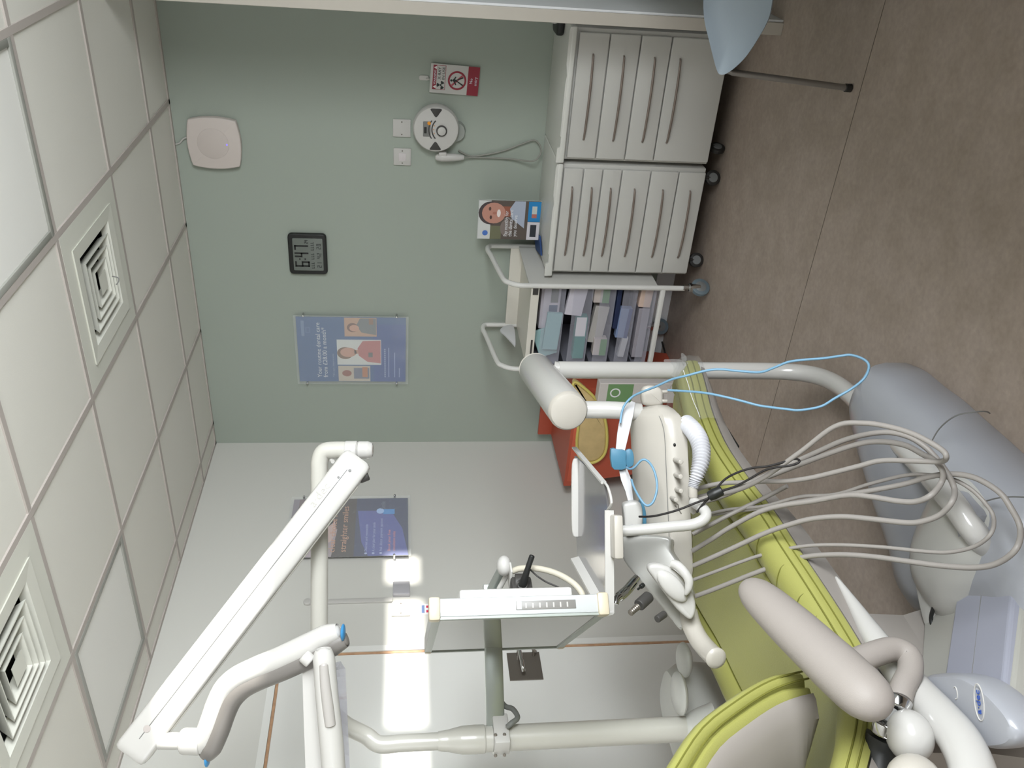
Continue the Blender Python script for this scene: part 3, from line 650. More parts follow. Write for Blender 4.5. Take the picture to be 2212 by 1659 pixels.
# blue leaflet lying in front
a_ = [PZ(1153, 499, .80), PZ(1165, 510, .80), PZ(1168, 552, .80), PZ(1157, 538, .80)]
t = thing('leaflet', 'small dark blue leaflet propped at the corner of the cabinet top', 'leaflet', a_[0]-V((0, 0, .01)))
MB().rings([[p+V((0, 0, -.008)) for p in a_], [p for p in a_]]).build('blue_leaflet', flat((40, 70, 120)), t, False)
for o in (t,): 
    ch = t.children[0]; ch.name = 'cover'

# ================================================================== TROLLEY
TX0, TX1, TY0, TY1 = -1.808, -2.272, 3.70, 4.16
t = thing('equipment_trolley', 'white tube-framed trolley of clear drawers beside the six drawer cabinet', 'trolley', ((TX0+TX1)/2, (TY0+TY1)/2, 0))
tm = mat('trolley_enamel', (212, 211, 207), .35)
for X in (TX0, TX1):
    MB().tube([V((X, TY0, .12)), V((X, TY0, .3)), V((X, TY0, .6)), V((X, TY0, .87)), V((X, TY0+.004, .93)), V((X, TY0+.03, .975)), V((X, TY0+.08, 1.0)), V((X, TY1-.12, 1.035)), V((X, TY1-.06, 1.045)), V((X, TY1-.01, 1.035)), V((X, TY1, .98)), V((X, TY1, .7)), V((X, TY1, .4)), V((X, TY1, .12))], .0125, 14).build('side_hoop', tm, t)
    MB().box((X-.006, TY0+.015, .25), (X+.006, TY1-.015, .88)).build('side_panel', M['cab'], t, False) if X == TX0 else None
MB().box((TX1, TY0, .851), (TX0, TY1, .858)).box((TX1, TY1-.008, .858), (TX0, TY1, .92)).box((TX1, TY0-.004, .83), (TX0, TY0+.006, .87), .002).build('top_tray', mat('tray_cream', (214, 210, 200), .4), t, False)
for Y in (TY0, TY1): MB().box((TX1, Y-.011, .212), (TX0, Y+.011, .237), .006).build('bottom_rail', tm, t)
MB().box((TX1+.04, TY0-.007, .84), (TX1+.17, TY0-.0035, .849)).box((TX0-.045, TY0-.007, .836), (TX0-.012, TY0-.0035, .862)).build('rail_labels', M['charcoal'], t, False)
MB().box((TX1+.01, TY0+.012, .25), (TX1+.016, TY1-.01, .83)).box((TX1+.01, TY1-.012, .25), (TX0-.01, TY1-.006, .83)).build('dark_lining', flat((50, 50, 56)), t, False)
rows = [(.695, .83), (.56, .685), (.447, .553), (.339, .44), (.245, .332)]
for k, (z0, z1) in enumerate(rows):
    mb = MB(); y0 = TY0+.02
    mb.box((TX1+.02, y0, z0), (TX0-.012, y0+.003, z1-.03)); mb.box((TX1+.02, y0, z0), (TX0-.012, TY1-.03, z0+.003)); mb.box((TX1+.02, y0, z0), (TX1+.023, TY1-.03, z1-.02)); mb.box((TX0-.015, y0, z0), (TX0-.012, TY1-.03, z1-.02))
    mb.build('clear_drawer', M['drawer_clear'], t, False)
bl = M['castor_blue']
for (X, Y, an) in ((TX0+.012, TY0-.012, 1.0), (TX1, TY1, .6), (TX0, TY1, .6), (TX1, TY0, 1.3)):
    castor((X, Y, .045), .045, t, bl, M['castor_grey'], an)
    d_ = V((math.cos(an), math.sin(an), 0)); s_ = V((-d_.y, d_.x, 0))
    MB().box(V((X, Y, .075))-V((.017, .017, .028)), V((X, Y, .075))+V((.017, .017, .028)), .004).tube([V((X, Y, .1)), V((X, Y, .13))], .012, 12).build('castor_fork', M['chrome'], t)
# contents of the drawers
def item(name, label, cat_, x0, x1, z0, z1, y, dep, m, tilt=0, extra=None, group='packs in the clear trolley drawers'):
    x0, x1 = x0*1.028, x1*1.022; z0, z1 = 1.49+(z0-1.49)*1.026, 1.49+(z1-1.49)*1.026; dep *= .9
    cx, cz = (x0+x1)/2, (z0+z1)/2; t_ = thing(name, label, cat_, (cx, y+dep/2, z0), group)
    R = Matrix.Rotation(tilt, 4, 'Y')
    MB().box((x0, y, z0), (x1, y+dep, z1), .003, R).build('pack', m, t_, False)
    if extra:
        for (u0, u1, v0, v1, m2) in extra:
            A = V((x0+(x1-x0)*u0, y-.0012, z0+(z1-z0)*v0)); B = V((x0+(x1-x0)*u1, y-.0004, z0+(z1-z0)*v1))
            c0 = V((cx, y+dep/2, cz)); mb = MB().box(A, B); mb.v = [tuple(c0+R.to_3x3()@(V(v)-c0)) for v in mb.v]; mb.build('printed_patch', m2, t_, False)
    return t_
g = lambda r, g_, b: flat((r, g_, b))
yy = TY0+.035
item('mask_box', 'white printed box at the back of the top trolley drawer', 'box', -2.03, -1.78, .725, .82, yy+.05, .06, g(206, 200, 208), 0, [(.55, .98, .12, .5, g(110, 112, 100)), (.2, .5, .12, .55, g(70, 92, 116))])
item('sterile_pouch', 'pale turquoise sterile pouch leaning in the top trolley drawer', 'pouch', -2.12, -1.93, .72, .795, yy, .02, g(150, 186, 188), .05, None)
item('sterile_pouch', 'second pale turquoise pouch behind the first in the top trolley drawer', 'pouch', -2.17, -2.03, .74, .83, yy+.025, .015, g(158, 192, 192), -.35, None)
item('folded_leaflet', 'folded white printed paper in the second trolley drawer', 'paper', -1.93, -1.78, .615, .70, yy, .03, g(200, 196, 206), .12, None)
item('teal_box', 'teal and white carton in the second trolley drawer', 'box', -2.17, -1.95, .59, .645, yy, .05, g(44, 132, 122), 0, [(.55, 1, .1, 1, g(226, 222, 226))])
item('green_carton', 'white and green carton at the right of the third trolley drawer', 'box', -1.86, -1.78, .50, .575, yy, .05, g(190, 180, 176), 0, [(0, 1, 0, .45, g(88, 134, 78))])
item('small_green_carton', 'small white and green carton at the left of the third trolley drawer', 'box', -2.15, -2.07, .48, .545, yy, .05, g(194, 184, 180), 0, [(0, 1, 0, .5, g(88, 136, 78))])
item('printed_carton', 'beige carton covered in print in the middle of the third trolley drawer', 'box', -2.09, -1.9, .495, .565, yy+.02, .05, g(176, 172, 168), .1, None)
item('blue_packet', 'blue and clear packet in the fourth trolley drawer', 'packet', -2.05, -1.9, .38, .44, yy, .04, g(120, 136, 170), .05, [(.0, 1, 0, .3, g(58, 74, 122))])
item('cotton_swabs', 'bundle of thin white swabs in the fourth trolley drawer', 'swabs', -2.16, -2.06, .38, .41, yy, .03, g(186, 186, 190), .1, None)
item('dark_blue_folder', 'dark blue folder edge between the third and fourth trolley drawers', 'folder', -2.0, -1.78, .44, .462, yy, .2, g(30, 42, 76), 0, None)
item('clear_packets', 'heap of clear plastic packets in the bottom trolley drawer', 'packet', -2.16, -1.9, .29, .345, yy, .1, g(150, 146, 154), 0, None)
item('plaster_packets', 'peach coloured packet at the right of the bottom trolley drawer', 'packet', -1.88, -1.78, .29, .35, yy, .05, g(206, 182, 168), .05, None)
# white cloth or apron hanging on the left hoop
t = thing('hanging_cover', 'crumpled white plastic hanging inside the left trolley hoop', 'cover', (TX1, 3.85, .9))
MB().puff(smooth_loop([PX(1080, 712, TX1+.01), PX(1092, 703, TX1+.01), PX(1110, 704, TX1+.01), PX(1114, 745, TX1+.01), PX(1105, 738, TX1+.01), PX(1090, 722, TX1+.01)], 4), (1, 0, 0), .012, .004, 2).build('sheet', M['strap'], t)

# ================================================================== WASTE BIN AND BOX
BX0, BX1, BY0, BY1 = -2.36, -2.98, 3.66, 4.12
t = thing('waste_bin', 'orange clinical waste bin with its lid up and a yellow bag, in the corner', 'bin', ((BX0+BX1)/2, 3.9, 0))
def tb(x0, x1, y0, y1, z): return [V((x1, y0, z)), V((x0, y0, z)), V((x0, y1, z)), V((x1, y1, z))]
MB().rings([tb(BX0-.05, BX1+.05, BY0+.05, BY1-.02, 0.0), tb(BX0, BX1, BY0, BY1, .56), tb(BX0+.01, BX1-.01, BY0-.01, BY1+.01, .56), tb(BX0+.01, BX1-.01, BY0-.01, BY1+.01, .60)]).build('body', M['orange'], t, False)
la, lb, lc, ld = PY(1210, 925, 4.12), PY(1233, 1003, 4.12), V((BX1-.01, 3.7, .6)), V((BX0+.01, 3.7, .6))
MB().box((BX1-.01, 4.125, .58), (BX0+.01, 4.145, .68), .006).build('lid', M['orange'], t)
mb = MB()
ring0 = smooth_loop([PY(1238, 830, 3.645), PY(1262, 838, 3.645), PY(1294, 872, 3.645), PY(1309, 915, 3.645), PY(1311, 960, 3.645), PY(1303, 985, 3.645), PY(1282, 999, 3.645), PY(1256, 994, 3.645), PY(1246, 960, 3.645), PY(1250, 900, 3.645)], 5)
MB().puff(ring0, (0, -1, 0), .05, .018, 4).build('bag', M['bag'], t)
MB().tube(ring0, .008, 10, spline=False, closed=True).build('bag_rim', mat('bag_rim', (206, 190, 104), .5), t)
MB().box((BX1+.02, BY0-.012, .52), (BX0-.05, BY0-.0005, .585), .004).build('front_lip', mat('bin_orange_light', (196, 92, 66), .4), t)
t = thing('bib_box', 'white and green printed box standing in front of the orange bin', 'box', (-2.27, 3.62, 0))
b0, b1 = PY(1290, 815, 3.58), PY(1430, 832, 3.58)
MB().box((-2.40, 3.58, .0), (-2.28, 3.645, .50), .004).build('carton', flat((200, 194, 190)), t, False)
z0, z1 = PY(1372, 815, 3.58).z, PY(1317, 815, 3.58).z
MB().box((-2.405, 3.5775, z0), (-2.285, 3.5796, z1)).build('green_label', flat((110, 146, 98)), t, False)
cz_ = PY(1333, 822, 3.58)
mb = MB(); annulus(mb, 0, 0, .02, .027, lambda a_, b2, k: V((-2.335+a_, 3.577, cz_.z+b2)), 0, 24); mb.build('ring_mark', M['white'], t, False)
# black cable on the floor under the trolley
t = thing('floor_cable', 'thin black cable curling over the floor under the trolley', 'cable', PZ(1440, 760, .004))
MB().tube([PZ(1425, 725, .006), PZ(1432, 745, .006), PZ(1437, 765, .006), PZ(1440, 785, .006), PZ(1442, 815, .006)], .005, 8).build('lead', M['blackrub'], t)

# ================================================================== VISITOR CHAIR (right)
t = thing('visitor_chair', 'pale blue plastic chair with a metal leg at the right, cut by the frame edge', 'chair', (-.35, 2.75, 0))
ol = [P(1560, 156, 2.78), P(1546, 145, 2.76), P(1532, 95, 2.72), P(1520, 40, 2.68), P(1516, -20, 2.62), P(1522, -110, 2.55), P(1560, -170, 2.5), P(1640, -150, 2.45), P(1664, -40, 2.5), P(1662, 20, 2.55), P(1650, 60, 2.6), P(1615, 118, 2.7), P(1580, 150, 2.76)]
ol = smooth_loop(ol, 5)
c0 = sum(ol, V())/len(ol); nn = sum(((ol[i]-c0).cross(ol[(i+1) % len(ol)]-c0) for i in range(len(ol))), V()).normalized()
if nn.dot(-c0+H) < 0: nn = -nn
ol = [p - nn*(p-c0).dot(nn) for p in ol]
rings_ = []
for k, (sc, dd) in enumerate(((.2, -.035), (.5, -.03), (.75, -.02), (.92, -.008), (1, 0), (1, -.012), (.9, -.022), (.6, -.042), (.2, -.05))):
    rings_.append([c0+(p-c0)*sc+nn*dd for p in ol])
MB().rings(rings_).build('seat_shell', M['bluechair'], t)
lt, lb_ = P(1572, 155, 2.82), PZ(1832, 190, .012)
MB().tube([P(1590, 60, 2.85), P(1578, 120, 2.84), lt, lt*.96+lb_*.04, lb_], .0105, 14, spline=False).build('leg', M['chairmetal'], t)
MB().tube([lb_+V((0, 0, .012)), lb_-V((0, 0, .011))], .014, 14, cap=.003).build('foot_cap', M['castor'], t)
for dx, dy in ((.42, .12), (.46, -.36)):
    MB().tube([lt+V((dx*.8, dy*.8, 0)), V((lb_.x+dx, lb_.y+dy, .002))], .0105, 14).build('leg', M['chairmetal'], t)
MB().box(P(1604, 40, 2.86)-V((.02, .02, .012)), P(1604, 40, 2.86)+V((.05, .02, .012)), .004).build('under_bracket', M['castor'], t)

# unseen block added outside the view on the right, which keeps the window light off the near floor
t = thing('shade_desk', 'unseen white worktop added along the right-hand wall to shade the floor', 'shade_desk', (.55, 1.9, 0))
MB().box((-.12, .35, .70), (XR-.01, 3.35, .735), .004).build('shade_desk_top', M['worktop'], t)
MB().box((.35, .37, 0), (XR-.02, 1.2, .70)).build('pedestal', M['charcoal'], t, False)
MB().box((.0, 1.75, 0), (XR-.02, 3.28, .70)).build('pedestal', M['charcoal'], t, False)
MB().box((-.06, 3.3, 0), (XR-.02, 3.33, .70)).build('end_panel', M['charcoal'], t, False)
MB().box((-.06, .36, 0), (XR-.52, .39, .70)).build('end_panel', M['charcoal'], t, False)
#PART2
# ================================================================== DENTAL CHAIR
def ellipsoid(c, ax, rx, ry, rz, ns=24, nr=12):
    """ax: 3 orthonormal axes"""
    R = []
    for i in range(1, nr):
        a = math.pi*i/nr; R.append([V(c)+ax[2]*rz*math.cos(a)+ax[0]*rx*math.sin(a)*math.cos(t)+ax[1]*ry*math.sin(a)*math.sin(t) for t in [2*math.pi*j/ns for j in range(ns)]])
    return R
AX = (V((1, 0, 0)), V((0, 1, 0)), V((0, 0, 1)))
CX = -1.79
t = thing('dental_chair', 'lime green dental patient chair with grey armrest and white base', 'dental chair', (-1.6, 1.5, 0))
ST = [(2.53, .475, .17), (2.515, .472, .25), (2.49, .474, .29), (2.46, .479, .307), (2.33, .497, .31), (2.2, .519, .31), (2.1, .530, .31), (1.98, .534, .31), (1.83, .520, .31), (1.686, .497, .31), (1.556, .487, .31), (1.44, .476, .31), (1.3, .466, .31), (1.2, .464, .31), (1.14, .476, .31), (1.037, .524, .31), (.94, .59, .31), (.86, .65, .31), (.76, .73, .31)]
def interp(st, k):
    o = []
    for i in range(len(st)-1):
        p0, p1, p2, p3 = st[max(0, i-1)], st[i], st[i+1], st[min(len(st)-1, i+2)]
        for j in range(k):
            u = j/k; o.append(tuple(.5*(2*p1[q]+(p2[q]-p0[q])*u+(2*p0[q]-5*p1[q]+4*p2[q]-p3[q])*u*u+(3*p1[q]-p0[q]-3*p2[q]+p3[q])*u**3) for q in range(len(p1))))
    o.append(st[-1]); return o
STI = interp(ST, 4)
SEC = [(1.0, -.002), (1.012, .010), (1.006, .019), (1.012, .028), (1.0, .037), (.985, .047), (.94, .062), (.85, .071), (.74, .066), (.66, .052), (.645, .046), (.62, .052), (.5, .050), (.25, .044), (0, .042)]
def section(Y, e, hw, grow=0, squash=1, jitter=0):
    pts = []
    full = SEC+[(-a, b) for a, b in SEC[-2::-1]]
    for a, b in full:
        j = random.uniform(-jitter, jitter)
        pts.append(V((CX+a*(hw+grow), Y, e+(b*squash)+grow*(1 if b > .03 else 0)+j)))
    for a in (-.9, -.3, .3, .9): pts.append(V((CX+a*(hw+grow), Y, e-.012-grow)))
    return pts
def sq_(hw): return 1 if hw > .29 else (.55 if hw < .2 else .8)
MB().rings([section(Y, e, hw, 0, sq_(hw)) for Y, e, hw in STI]).build('seat_cushion', M['vinyl'], t)
cush = t.children[0] if False else [c for c in t.children if c.name.startswith('seat_cushion')][0]
for sg in (1, -1):
    for (a, b) in ((1.008, .019), (.998, .0405)):
        MB().tube([V((CX+sg*a*hw, Y, e+b*sq_(hw))) for Y, e, hw in STI[4:]], .0022, 6, spline=False).build('welt_seam', M['vinyl_dark'], cush)
    MB().tube([V((CX+sg*.652*hw, Y, e+.049)) for Y, e, hw in STI[10:]], .0022, 6, spline=False).build('panel_seam', M['vinyl_dark'], cush)
# puckers across the near bolster
for k, Y in enumerate((1.62, 1.5, 1.40, 1.33, 1.27, 1.22, 1.17)):
    e = min(STI, key=lambda s_: abs(s_[0]-Y))[1]
    MB().tube([V((CX+.305, Y+.006, e+.042)), V((CX+.29, Y, e+.0625)), V((CX+.262, Y-.012, e+.0705)), V((CX+.225, Y-.02, e+.0665))], [.0006, .0016, .0016, .0005], 6).build('pucker', M['vinyl_dark'], cush)
# grey under-shell
sh = []
for Y, e, hw in STI[2:]:
    dp = .035 + .06*min(1, max(0, (2.45-Y)/.9)); hw2 = hw-.004
    sh.append([V((CX+a*hw2, Y, e+b)) for a, b in ((1, -.008), (.99, -.02), (.93, -dp*.8), (.8, -dp), (-.8, -dp), (-.93, -dp*.8), (-.99, -.02), (-1, -.008))])
MB().rings(sh).build('seat_shell', M['shell'], t)
MB().rings([[V((CX+a*.25, Y, z+b)) for a, b in ((1, 0), (1, -.012), (-1, -.012), (-1, 0))] for Y, z in ((2.5, .462), (2.38, .462), (2.2, .474), (2.06, .466))]).build('foot_plate', M['black'], t)
# backrest: cushion in front, shell behind
BP = [(1.186, .628), (1.176, .675), (1.155, .735), (1.115, .81), (1.056, .90), (.965, .985), (.84, 1.09), (.70, 1.19), (.58, 1.26)]
def back_sweep(off0, off1, hw, rnd, k=3):
    pts = [V((0, y, z)) for y, z in BP]; pts, _ = cat(pts, [0]*len(pts), k)
    R = []
    for i, p in enumerate(pts):
        a = pts[max(0, i-1)]; b = pts[min(len(pts)-1, i+1)]; d = (b-a).normalized(); n = V((0, -d.z, d.y)); n = n if n.z < 0 else -n     # towards the rear/below
        e0 = min(1, .35+i*.16); e1 = 1
        h = hw*(1-.06*(1-min(1, (i+1)/5)))
        f = lambda a_, o_: V((CX+a_, p.y+n.y*o_, p.z+n.z*o_))
        th = off1-off0
        R.append([f(h, off0+th*.25), f(h+.004, off0+th*.5), f(h, off0+th*.75), f(h-rnd, off1), f(0, off1+rnd*.5), f(-h+rnd, off1), f(-h, off0+th*.75), f(-h-.004, off0+th*.5), f(-h, off0+th*.25), f(-h+rnd, off0), f(0, off0-rnd*.2), f(h-rnd, off0)])
    return R
bk = MB().rings(back_sweep(0, .036, .31, .014)).build('backrest_cushion', M['vinyl'], t)
MB().rings(back_sweep(.036, .062, .303, .008)).build('lower_roll', M['vinyl'], bk)
for off in (.018, .0375):
    pts = [V((0, y, z)) for y, z in BP]; pts, _ = cat(pts, [0]*len(pts), 3); q_ = []
    for i, p in enumerate(pts):
        a = pts[max(0, i-1)]; b = pts[min(len(pts)-1, i+1)]; d = (b-a).normalized(); n = V((0, -d.z, d.y)); n = n if n.z < 0 else -n
        q_.append(V((CX+.3125, p.y+n.y*off, p.z+n.z*off)))
    MB().tube(q_, .0022, 6, spline=False).build('welt_seam', M['vinyl_dark'], bk)
pts = [V((0, y, z)) for y, z in BP]; pts, _ = cat(pts, [0]*len(pts), 3); R = []
for i, p in enumerate(pts):
    a = pts[max(0, i-1)]; b = pts[min(len(pts)-1, i+1)]; d = (b-a).normalized(); n = V((0, -d.z, d.y)); n = n if n.z < 0 else -n
    f = lambda a_, o_: V((CX+a_, p.y+n.y*o_, p.z+n.z*o_)); k_ = min(1.15, .8+.1*i)
    R.append([f(.295, .062), f(.29, .075), f(.26, .10), f(.17, .122*k_+.01), f(0, .13*k_+.01), f(-.17, .122*k_+.01), f(-.26, .10), f(-.29, .075), f(-.295, .062)])
MB().rings(R).build('backrest_shell', M['shell'], t)
# armrest
pa, pb = PZ(1905, 1535, .615), PZ(1612, 1262, .70)
lp_ = lambda u: pa*(1-u)+pb*u
ar = MB().tube([lp_(u) for u in (-.015, 0, .03, .08, .15, .3, .6, .8, .9, .96, .99, 1.0)], [.010, .026, .041, .051, .055, .056, .053, .048, .042, .032, .02, .006], 24, k=3, up=(0, 0, 1), sx=.85).build('armrest', M['arm_grey'], t)
D_ = 1.8
MB().tube([P(1815, 1440, 1.78), P(1842, 1432, 1.8), P(1885, 1414, 1.82), P(1930, 1403, 1.84), P(1962, 1418, 1.83), P(1966, 1450, 1.8), P(1950, 1485, 1.77), P(1943, 1512, 1.75)], [.034, .028, .0265, .026, .026, .0255, .025, .024], 20).build('bracket', M['arm_grey'], ar)
MB().tube([P(1943, 1508, 1.75), P(1934, 1532, 1.74)], .027, 20, cap=.004).build('pivot_collar', M['chrome'], ar)
MB().tube([P(1930, 1535, 1.74), P(1915, 1562, 1.73)], .016, 16).build('pivot_pin', M['grey'], ar)
MB().tube([P(1917, 1560, 1.73), P(1910, 1590, 1.73)], .027, 20, cap=.005).build('lower_collar', M['chrome'], ar)
MB().tube([P(1909, 1592, 1.74), P(1900, 1625, 1.74), P(1896, 1690, 1.72)], .034, 20).build('pivot_sleeve', M['black'], ar)
# white side frame under the seat
MB().tube([P(1806, 1247, 2.16), P(1842, 1303, 2.08), P(1882, 1368, 1.99), P(1925, 1428, 1.91), P(1975, 1488, 1.82), P(2028, 1545, 1.73), P(2072, 1598, 1.66), P(2100, 1660, 1.6), P(2110, 1730, 1.55)], [.003, .015, .027, .034, .038, .040, .041, .042, .044], 28, up=(0, 0, 1), sx=.9).build('side_frame', M['gloss'], t)
MB().rings(ellipsoid(P(1965, 1590, 1.70), (RR, -FF, UU), .05, .05, .044)).build('pivot_boss', M['gloss'], t)
MB().rings(ellipsoid(P(1975, 1690, 1.6), (RR, -FF, UU), .05, .05, .05)).build('lower_boss', M['head'], t)
# badge cover over the lift arm
cz = .385
o_ = smooth_loop([PZ(x, y, cz) for x, y in ((1990, 1462), (2030, 1455), (2075, 1462), (2118, 1488), (2152, 1520), (2178, 1552), (2192, 1585), (2182, 1610), (2150, 1619), (2118, 1612), (2060, 1560), (2015, 1500))], 5)
bcc = sum(o_, V())/len(o_)
bc = MB().rings([[bcc+(p-bcc)*f+V((0, 0, z)) for p in o_] for f, z in ((.9, -.075), (.98, -.06), (1, -.03), (.99, -.016), (.96, -.007), (.9, -.001), (.8, 0), (.3, .0005))]).build('badge_cover', M['gloss_cool'], t)
cc = PZ(2115, 1517, cz+.001); tr_ = (PZ(2090, 1500, cz)-PZ(2140, 1535, cz)); rt = (PZ(2122, 1498, cz)-PZ(2126, 1540, cz)); rt.z = 0; rt.normalize(); up_ = V((-rt.y, rt.x, 0))
ringp = [cc+rt*.034*math.cos(a)+up_*.014*math.sin(a) for a in [2*math.pi*i/32 for i in range(32)]]
MB().tube(ringp, .0013, 6, spline=False, closed=True).build('badge_ring', M['plastic'], bc)
text('a·dec', .018, cc-rt*.022-up_*.005+V((0, 0, .0012)), rt, up_, flat((50, 84, 168)), bc, 'badge_text', thick=.001, width=.044)
b2 = PZ(2064, 1497, cz+.001); MB().tube([b2+rt*.012*math.cos(a)+up_*.006*math.sin(a) for a in [math.pi*(.9+1.3*i/12) for i in range(13)]], .0012, 6, spline=False).build('button_mark', M['plastic'], bc)
# lift arm
def quad_slab(ps, depth, r, name, m, seg=3):
    n = (ps[1]-ps[0]).cross(ps[3]-ps[0]).normalized(); n = n if n.z > 0 else -n
    o = []
    for i in range(4):
        a, b, c = ps[i-1], ps[i], ps[(i+1) % 4]
        for u in (0, .25, .5, .75, 1):
            q0 = b+(a-b).normalized()*r*1.2; q1 = b+(c-b).normalized()*r*1.2
            o.append((q0*(1-u)+b*u)*(1-u)+(b*(1-u)+q1*u)*u)
    return MB().puff(o, n, depth, r, seg).build(name, m, t)
def prism(sa_, sb_, dz, name, m):
    ra = [sa_[0]-V((0, 0, dz)), sa_[0], sa_[1], sa_[1]-V((0, 0, dz))]; rb = [sb_[0]-V((0, 0, dz)), sb_[0], sb_[1], sb_[1]-V((0, 0, dz))]
    o = MB().rings([ra, rb]).build(name, m, t, False)
    bv = o.modifiers.new('soft', 'BEVEL'); bv.width = .008; bv.segments = 3; return o
zA, zB = PX(2100, 1232, -1.42).z, .335
la, ra_ = PZ(2072, 1236, zA), PZ(2192, 1224, zA); lb2, rb2 = PZ(2028, 1535, zB), PZ(2160, 1545, zB)
prism((la, ra_), (lb2, rb2), .05, 'lift_arm_cover', mat('cool_grey_cover', (150, 152, 164), .4))
MB().tube([la*.52+ra_*.48+V((0, 0, .0006)), lb2*.5+rb2*.5+V((0, 0, .0006))], .0011, 6).build('cover_joint', M['grey'], t)
prism((PZ(2000, 1255, zA-.03), PZ(2213, 1236, zA-.012)), (PZ(1985, 1500, zB-.05), PZ(2178, 1545, zB-.012)), .07, 'lift_arm', mat('warm_white_metal', (164, 163, 156), .45))
# floor pod
o_ = [PZ(x, y, 0) for x, y in ((1962, 784), (2000, 800), (2040, 832), (2085, 865), (2130, 905), (2212, 977), (2330, 1090))]
lf = [PZ(x, y, .05) for x, y in ((2330, 1300), (2200, 1345), (2040, 1340), (1985, 1290), (1968, 1215), (1955, 1170), (1935, 1110), (1920, 1050), (1900, 965), (1884, 890), (1888, 850), (1905, 812), (1930, 790))]
ol = smooth_loop([V((p.x, p.y, 0)) for p in o_+lf], 4)
sa_, sb_ = V((-1.34, 1.93, 0)), V((-1.36, 1.05, 0))
def spine(p): u = max(0, min(1, (p-sa_).dot(sb_-sa_)/(sb_-sa_).length_squared)); return sa_+(sb_-sa_)*u
pod = MB().rings([[p*(1-f)+spine(p)*f+V((0, 0, z)) for p in ol] for f, z in ((0.02, 0), (0, .008), (0, .07), (.05, .105), (.14, .132), (.28, .150), (.5, .162), (.8, .167), (.96, .168))]).build('floor_housing', M['gloss_cool'], t)
MB().tube([PZ(2008, 962, .168), PZ(2030, 925, .168), PZ(2065, 898, .165), PZ(2105, 890, .14), PZ(2130, 889, .10), PZ(2138, 893, .05)], .0018, 6).build('housing_joint', M['grey'], pod)
MB().tube([PZ(2122, 1085, .168), PZ(2160, 1075, .168), PZ(2212, 1074, .168), PZ(2260, 1085, .168)], .0018, 6).build('housing_joint', M['grey'], pod)
def superell(c, rx, ry, rz, e=.75, ns=48, nr=14):
    R = []
    for i in range(1, nr):
        a = math.pi*i/nr; sa, ca = math.sin(a)**e, math.copysign(abs(math.cos(a))**e, math.cos(a))
        R.append([V((c[0]+rx*sa*math.copysign(abs(math.cos(q))**e, math.cos(q)), c[1]+ry*sa*math.copysign(abs(math.sin(q))**e, math.sin(q)), c[2]+rz*ca)) for q in [2*math.pi*j/ns for j in range(ns)]])
    return R
MB().rings(superell((-1.40, 1.45, .05), .215, .15, .155)).build('base_housing', mat('warm_moulding', (182, 181, 176), .3, coat=.25), t)
zf = .17
o_ = smooth_loop([PZ(x, y, zf) for x, y in ((1972, 1240), (1982, 1190), (2010, 1150), (2050, 1138), (2082, 1150), (2066, 1185), (2040, 1250), (2012, 1325), (2014, 1360), (2000, 1366), (1983, 1312))], 4)
MB().puff(o_, (0, 0, 1), .14, .012, 4).build('base_flange', mat('warm_moulding', (182, 181, 176)), t)
MB().tube([PZ(2018, 1362, zf), PZ(2011, 1335, zf), PZ(2022, 1298, zf), PZ(2046, 1240, zf), PZ(2068, 1188, zf), PZ(2082, 1170, zf)], .005, 8).build('gap_shade', M['black'], t)  # black tube standing for the shade in the gap beside the flange
bpp = [PZ(1934, 1387, .012), PZ(2015, 1380, .012), PZ(2080, 1560, .012), PZ(1975, 1600, .012)]
MB().rings([[p-V((0, 0, .011)) for p in bpp], bpp]).build('base_plate', mat('base_plate_grey', (84, 79, 77), .5), t, False)
# seat support column so the chair stands on its base
MB().rings([[V((-1.72+a*h, 1.25+b*h2, z)) for a, b in ((1, 1), (-1, 1), (-1, -1), (1, -1))] for z, h, h2 in ((.0, .10, .25), (.2, .09, .2), (.40, .11, .2))]).build('column', M['shell'], t, False)

# plastic film over the foot end
t = thing('plastic_cover', 'clear crinkled plastic sleeve over the foot end of the green chair', 'plastic cover', (CX, 2.4, .5))
R = []
for k, (Y, e, hw) in enumerate(interp([(2.537, .475, .22), (2.525, .472, .27), (2.46, .478, .322), (2.33, .497, .322), (2.2, .519, .320), (2.10, .530, .318)], 5)):
    pts = section(Y, e, hw, .008, 1.0, .0022); R.append([p+V((random.uniform(-.002, .002), 0, 0)) for p in pts])
MB().rings(R, caps=False).build('sleeve', M['film'], t)
MB().puff(smooth_loop([P(1434, 778, 2.98), P(1446, 776, 2.97), P(1470, 777, 2.96), P(1482, 790, 2.92), P(1468, 815, 2.92), P(1450, 812, 2.95), P(1441, 797, 2.97)], 3), -FF, .004, .001, 1).build('loose_corner', M['film'], t)
MB().puff(smooth_loop([P(1471, 765, 2.98), P(1477, 764, 2.98), P(1484, 775, 2.96), P(1476, 790, 2.95)], 3), -FF, .003, .001, 1).build('loose_tip', M['film'], t)
MB().tube([P(1476, 800, 2.86), P(1486, 828, 2.81), P(1492, 850, 2.74), P(1500, 872, 2.70), P(1506, 885, 2.66), P(1512, 901, 2.62)], .0012, 6).build('bright_crease', M['white'], t)

